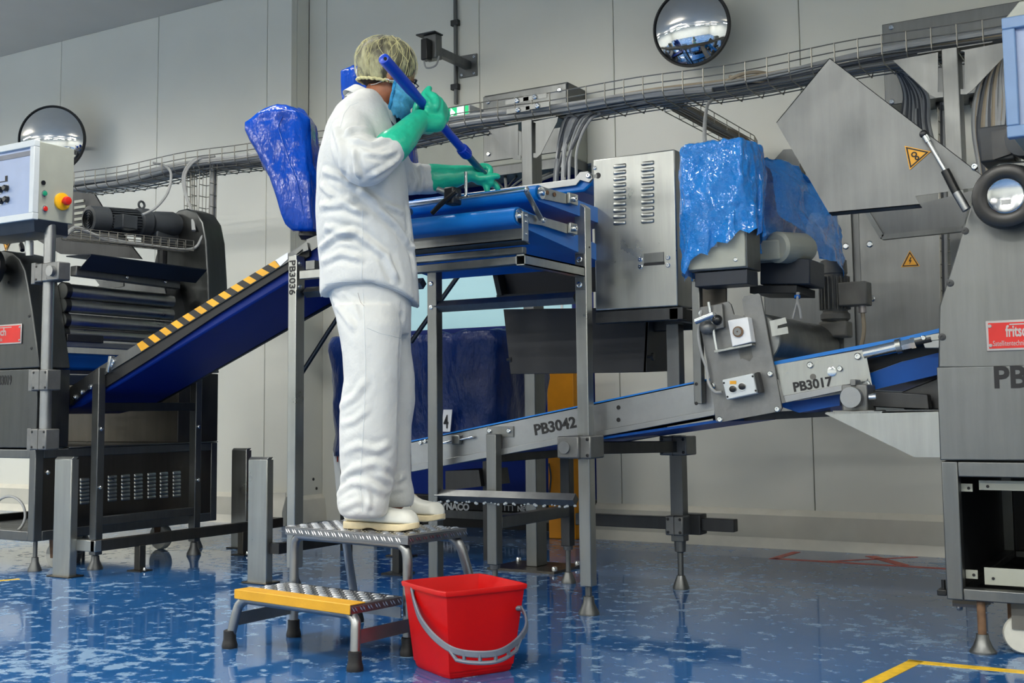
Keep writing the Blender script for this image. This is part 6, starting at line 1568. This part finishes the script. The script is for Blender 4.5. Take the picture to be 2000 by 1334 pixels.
# --- hair, net, mask
MB().ball(Hc+HR@V((-.014, 0, .004)), 1, .110, .092, .097, 24, HR).ball(Hc+HR@V((-.034, 0, -.042)), 1, .080, .084, .058, 20, HR).obj('hair', 'hair', person)
def shell(c, rad, zlim, nm, mat, amp, seed, f=26):
    q = MB(); rows = []
    nn = 72
    for i in range(25):
        t_ = i/24; th = min(1, t_/.66)*pi/2; lo_z = max(0, (t_-.66)/.34)
        row = []
        for k in range(nn):
            ph = 2*pi*k/nn; rr_ = math.sin(th)*(1-.24*lo_z*lo_z); d = V((rr_*math.cos(ph), rr_*math.sin(ph), math.cos(th)-lo_z*(.78+.10*math.cos(ph-2.8)+.12*math.cos(ph-4.71))))
            pleat = 1+amp*(math.sin(ph*17+2*math.sin(th*3)+seed)*.35*math.sin(th)+noise.noise(d*5+V((seed, 0, 0)))*.7)
            sag = 1+.02*max(0, math.sin(th))*math.cos(ph-2.6)
            row.append(c+HR@V((d.x*rad[0]*pleat*sag, d.y*rad[1]*pleat, d.z*rad[2]*pleat)))
        rows.append(row+[row[0]])
    return rows
rows = shell(Hc+HR@V((-.014, 0, .004)), (.116, .098, .101), 0, '', '', .03, 3)
rows2 = []
for i, r in enumerate(rows):
    rows2.append(r)
q = MB().grid(rows2); bmesh.ops.remove_doubles(q.bm, verts=q.bm.verts[:], dist=.0004); net = q.obj('hair_net', 'net_gauze', person, sharp=180)
hr_ = rows2[-1][:-1]; MB().tube([p+V((0, 0, .002*math.sin(i*2.4)))+(p-Hc).normalized()*(.002*math.cos(i*2.4)) for i, p in enumerate(hr_)], .006, 7, closed=True).obj('elastic_hem', 'net_hem', net)
random.seed(4)
for i in range(60):                                   # gathered threads running down the gauze
    k = random.randrange(72); k2 = k+random.randint(-7, 7); i0 = random.randint(2, 9); i1 = random.randint(15, 24); pts = []
    for j in range(i0, i1+1):
        f = (j-i0)/(i1-i0); kk = k+(k2-k)*f+1.2*math.sin(f*6+i); a = rows2[j][int(kk) % 72]; b = rows2[j][(int(kk)+1) % 72]; p = a.lerp(b, kk-math.floor(kk)); pts.append(p+(p-Hc).normalized()*.0012)
    MB().tube(pts, random.choice([.0004, .0007, .001]), 5).obj('net_thread', 'net_hem', net)
mc = Hc+HR@V((.018, 0, -.128)); rows = []
for i in range(13):
    v_ = -1+2*i/12; row = []
    for k in range(25):
        a = (-1+2*k/24)*1.62; rr = .091*(1-.16*v_*v_)+.006*math.sin(v_*9)
        edge = abs(k-12)/12
        d = V((math.cos(a)*rr*(1.05 if v_ > -.2 else 1.0), math.sin(a)*rr*.88, .060*v_-(.01 if v_ < -.5 else 0)))
        d.z += .005*math.sin(k*2.6)*(abs(v_) > .9); d *= 1+.018*math.sin(i*2.9)*(edge > .9)
        row.append(mc+HR@d)
    rows.append(row)
mk = MB().grid(rows).obj('face_mask', 'mask_blue', person, solid=.002, sharp=180)
for s in (0, 24): MB().tube([r[s]+(r[s]-mc).normalized()*(.0015+.0015*math.sin(i*2.9)) for i, r in enumerate(rows)], .006, 7).obj('gathered_edge', 'mask_edge', mk)
MB().tube([p+(p-mc).normalized()*.002 for p in rows[-1]], .0035, 6).obj('top_edge', 'mask_edge', mk)
tree = BVHTree.FromPolygons([v.co+V(person['_o']) for v in person.data.vertices], [p.vertices[:] for p in person.data.polygons])
def hug(p, lift=.003):
    h = tree.find_nearest(p); return h[0]+h[1]*lift
for s in (0, 24):
    e0 = rows[11][s]; back = Hc+HR@V((-.085, (-.03 if s == 0 else .03), -.085))
    pts = [e0]+[hug(e0.lerp(back, f)+(e0.lerp(back, f)-Hc-HR@V((0, 0, -.06))).normalized()*.03, .004) for f in (.2, .4, .6, .8)]
    MB().tube(spline(pts, 4), .0017, 6).obj('elastic_band', 'white_plastic', mk)
# glasses temple and lens by the brow
MB().tube([Hc+HR@V((.108, .055, -.060)), Hc+HR@V((.108, -.050, -.060)), Hc+HR@V((.085, -.072, -.058)), Hc+HR@V((.0, -.083, -.056))], .0022, 6).obj('glasses_frame', 'black_plastic', person)

# --- pole (held in both hands)
q0, q1, q2, q3 = PP(748, 113, -.34), PP(893, 280, .225), PP(907, 297, .265), PP(946, 341, .36)
pa_ = (q3-q0).normalized()
q0 = q3-pa_*(q3-q0).length
L_ = (q3-q0).length; at_ = lambda f: q0+pa_*(L_*f)
t = thing('broom_pole', 'blue and steel cleaning pole held slanting in both green gloves', 'pole', at_(1))
MB().lathe([(.010, 0), (.0185, .004), (.020, .012), (.020, .20), (.0175, .23), (.0165, .34), (.0165, L_*.74)], q0, pa_, 22).obj('blue_handle', 'handle_blue', t, sharp=40)
for k in (0, 1): MB().cyl(q0+pa_*.016+pn*-.0195, q0+pa_*.016-pn*.0205, .006).obj('hang_hole', 'ink', t)
fm = MB().lathe([(.017, L_*.74), (.021, L_*.745), (.022, L_*.80), (.019, L_*.81), (.016, L_*.812)], q0, pa_, 20).obj('lock_collar', 'handle_blue', t, sharp=40)
q = MB()
for k in range(14):
    d_ = Matrix.Rotation(2*pi*k/14, 3, pa_)@pa_.orthogonal().normalized(); q.beam(q0+pa_*L_*.75+d_*.0215, q0+pa_*L_*.795+d_*.0215, .003, .003, 0, d_)
q.obj('collar_ribs', 'handle_blue', t)
MB().cyl(at_(.80), at_(1.0), .0135, n=18).obj('steel_tube', 'handle_teal', t)

# --- gloves: palm, four bent fingers and a thumb fused into one rubber skin
def finger(q, pts, r0, r1):
    P_ = spline(pts, 4); n_ = len(P_); q.tube(P_, r0, 12, [r0+(r1-r0)*i/(n_-1) for i in range(n_)]); q.ball(P_[-1], r1, n=10); q.ball(P_[0], r0, n=10)
def around(axis_pt, axis, start_dir, r, a0, a1, n=6, drift=0):
    x = (start_dir-axis*start_dir.dot(axis)).normalized(); y = axis.cross(x)
    return [axis_pt+axis*(drift*i/(n-1))+x*(r*math.cos(a0+(a1-a0)*i/(n-1)))+y*(r*math.sin(a0+(a1-a0)*i/(n-1))) for i in range(n)]
# right hand: fist round the pole
g0 = at_(.43); 
q = MB()
cuff = [(764, 288, -.24, .060), (776, 279, -.225, .057), (792, 263, -.19, .050), (808, 246, -.14, .043), (819, 235, -.105, .038)]
limb(q, cuff, 22)
pd = (PP(822, 232, -.10)-g0); pd = (pd-pa_*pd.dot(pa_)).normalized()      # from pole to palm heel
q.tube(spline([PP(815, 238, -.115), g0+pd*.05-pa_*.0, g0+pd*.040-pa_*.01]), .035, 16, None)
pc_ = -(pn-pa_*pn.dot(pa_)).normalized(); ps_ = pc_.cross(pa_).normalized()        # toward the viewer side, knuckle side
if ps_.dot(pr_) < 0: ps_ = -ps_
RH = Matrix((ps_, pa_, pc_)).transposed()
q.ball(g0+pc_*.030+ps_*.004, 1, .046, .054, .024, 18, RH)                              # back of the hand, over the pole
q.tube(spline([PP(818, 240, -.12), g0+pc_*.036+pd*.03, g0+pc_*.03]), .032, 16)
for i, f in enumerate((-.042, -.014, .014, .040)):
    c = g0+pa_*f; rr = (.036, .040, .039, .036)[i]
    cur = [c+pc_*(rr*math.cos(a))+ps_*((rr+.010)*math.sin(a)) for a in (.25, .8, 1.35, 1.9, 2.5, 3.1, 3.8, 4.4)]
    finger(q, cur, .0175, .0135)
th = g0-pa_*.06
finger(q, [g0+pc_*.03-pa_*.03, g0-pa_*.058+pc_*.022+ps_*.012, PP(829, 188, -.075), PP(838, 173, -.06)], .0165, .0125)
finger(q, [g0+pc_*.03+pd*.03-pa_*.01, g0-pa_*.04+pc_*.034-ps_*.02, g0-pa_*.062+pc_*.026-ps_*.004], .0165, .013)
me = remeshed(q, .0042, 5); wrinkle(me, .0022, 18, 21, (1, 1, 1), ridge=False)
ns = [v.co for v in me.vertices]
glr = mesh_obj(me, 'glove', 'glove_rubber', person)
# left hand: thumb hooked over the pole end, fingers reaching down and right
q = MB()
limb(q, [(843, 349, .345, .060), (858, 348, .345, .056), (885, 345, .342, .046), (906, 341, .338, .037), (918, 339, .335, .032)], 22)
e1 = at_(.985)
q.tube(spline([PP(912, 341, .335), PP(926, 343, .335), PP(940, 348, .34)]), .026, 14, None)
finger(q, [PP(922, 336, .345), PP(938, 326, .375), PP(953, 326, .385), PP(958, 336, .365), PP(954, 345, .345)], .0155, .0125)        # thumb over the pole
finger(q, [PP(934, 348, .325), PP(950, 347, .315), PP(966, 344, .315), PP(972, 345, .32)], .0165, .012)    # index
finger(q, [PP(936, 353, .335), PP(950, 352, .325), PP(960, 357, .325), PP(955, 362, .335)], .016, .012)
finger(q, [PP(938, 352, .35), PP(957, 354, .35), PP(968, 362, .35), PP(973, 369, .352)], .015, .0115)
finger(q, [PP(934, 354, .34), PP(945, 358, .335), PP(950, 367, .335), PP(952, 373, .335)], .0145, .0115)
me = remeshed(q, .0042, 5); wrinkle(me, .002, 18, 25, (1, 1, 1), ridge=False); mesh_obj(me, 'glove', 'glove_rubber', person)

# --- shoes
def shoe(heel, toe, side):
    d = (toe-heel); L = d.length; d.normalize(); s_ = V((-d.y, d.x, 0)); z0 = .3925
    root = None
    def out(f):   # half width of the sole along its length
        w_ = (.030+.012*min(1, f/.12)) if f < .12 else (.042-.006*math.sin((f-.12)/.4*pi) if f < .52 else .042+.008*math.sin((f-.52)/.48*pi))
        if f > .86: w_ *= max(.12, (1-((f-.86)/.14)**2)**.5)
        if f < .05: w_ *= .55+.45*(f/.05)**.5
        return w_
    F_ = [0, .015, .04, .08, .14, .22, .30, .38, .46, .54, .62, .70, .78, .84, .89, .93, .96, .985, 1.0]
    q = MB(); rings = []
    for f in F_:
        c = heel+d*(L*f); c = V((c.x, c.y, 0)); w_ = out(f)*1.04; lift = .010*max(0, (f-.78)/.22)**2; arch = .006 if .36 < f < .48 else 0
        rings.append([c+s_*(w_*x)+V((0, 0, z0+z)) for x, z in ((-.94, lift+arch), (.94, lift+arch), (1, .004+lift+arch), (1.0, .020+lift*.6), (.97, .024+lift*.5), (-.97, .024+lift*.5), (-1.0, .020+lift*.6), (-1, .004+lift+arch))])
    so = q.loft(rings, smooth=False).obj('shoe_sole', 'sole', person, bev=.002)
    q = MB(); rings = []
    top = lambda f: .105-.012*f if f < .22 else (.103-.05*((f-.22)/.3)**1.1 if f < .52 else (.056-.010*(f-.52)/.3 if f < .82 else .048*(max(0, 1-((f-.82)/.18)**2.2))**.6+.002))
    for f in F_:
        c = heel+d*(L*f); c = V((c.x, c.y, 0)); w_ = out(f)*.97; h = max(.004, top(f)); ring = []
        for k in range(16):
            a = pi*k/15; x = math.cos(a); z = math.sin(a); e = .62
            ring.append(c+s_*(w_*math.copysign(abs(x)**e, x)*(1-.22*max(0, z-.5)*(1 if f < .5 else .3)))+V((0, 0, z0+.022+h*abs(z)**.8)))
        rings.append(ring)
    me_ = q.loft(rings); o = q.obj('shoe_upper', 'shoe_leather', person, sub=1, sharp=180)
    for f in (.40, .47):
        c = heel+d*(L*f); h = top(f); w_ = out(f)
        pts = []
        for k in range(3, 22):
            a = pi*k/24; x = math.cos(a); z = math.sin(a)
            pts.append(V((c.x, c.y, 0))+d*(.012*(1-z))+s_*(w_*.985*math.copysign(abs(x)**.62, x))+V((0, 0, z0+.022+h*abs(z)**.8*.985)))
        MB().tube(pts, .0016, 5).obj('strap_stitch', 'stitch', o)
h0, t0 = aZ(661, 1034, .39), aZ(800, 1041, .39); shoe(h0+V((0, .045, 0)), t0+V((0, .045, 0)), -1)
h0, t0 = aZ(757, 1016, .39), aZ(853, 1022, .39); shoe(h0+V((.0, .035, 0)), t0+V((0, .035, 0)), 1)
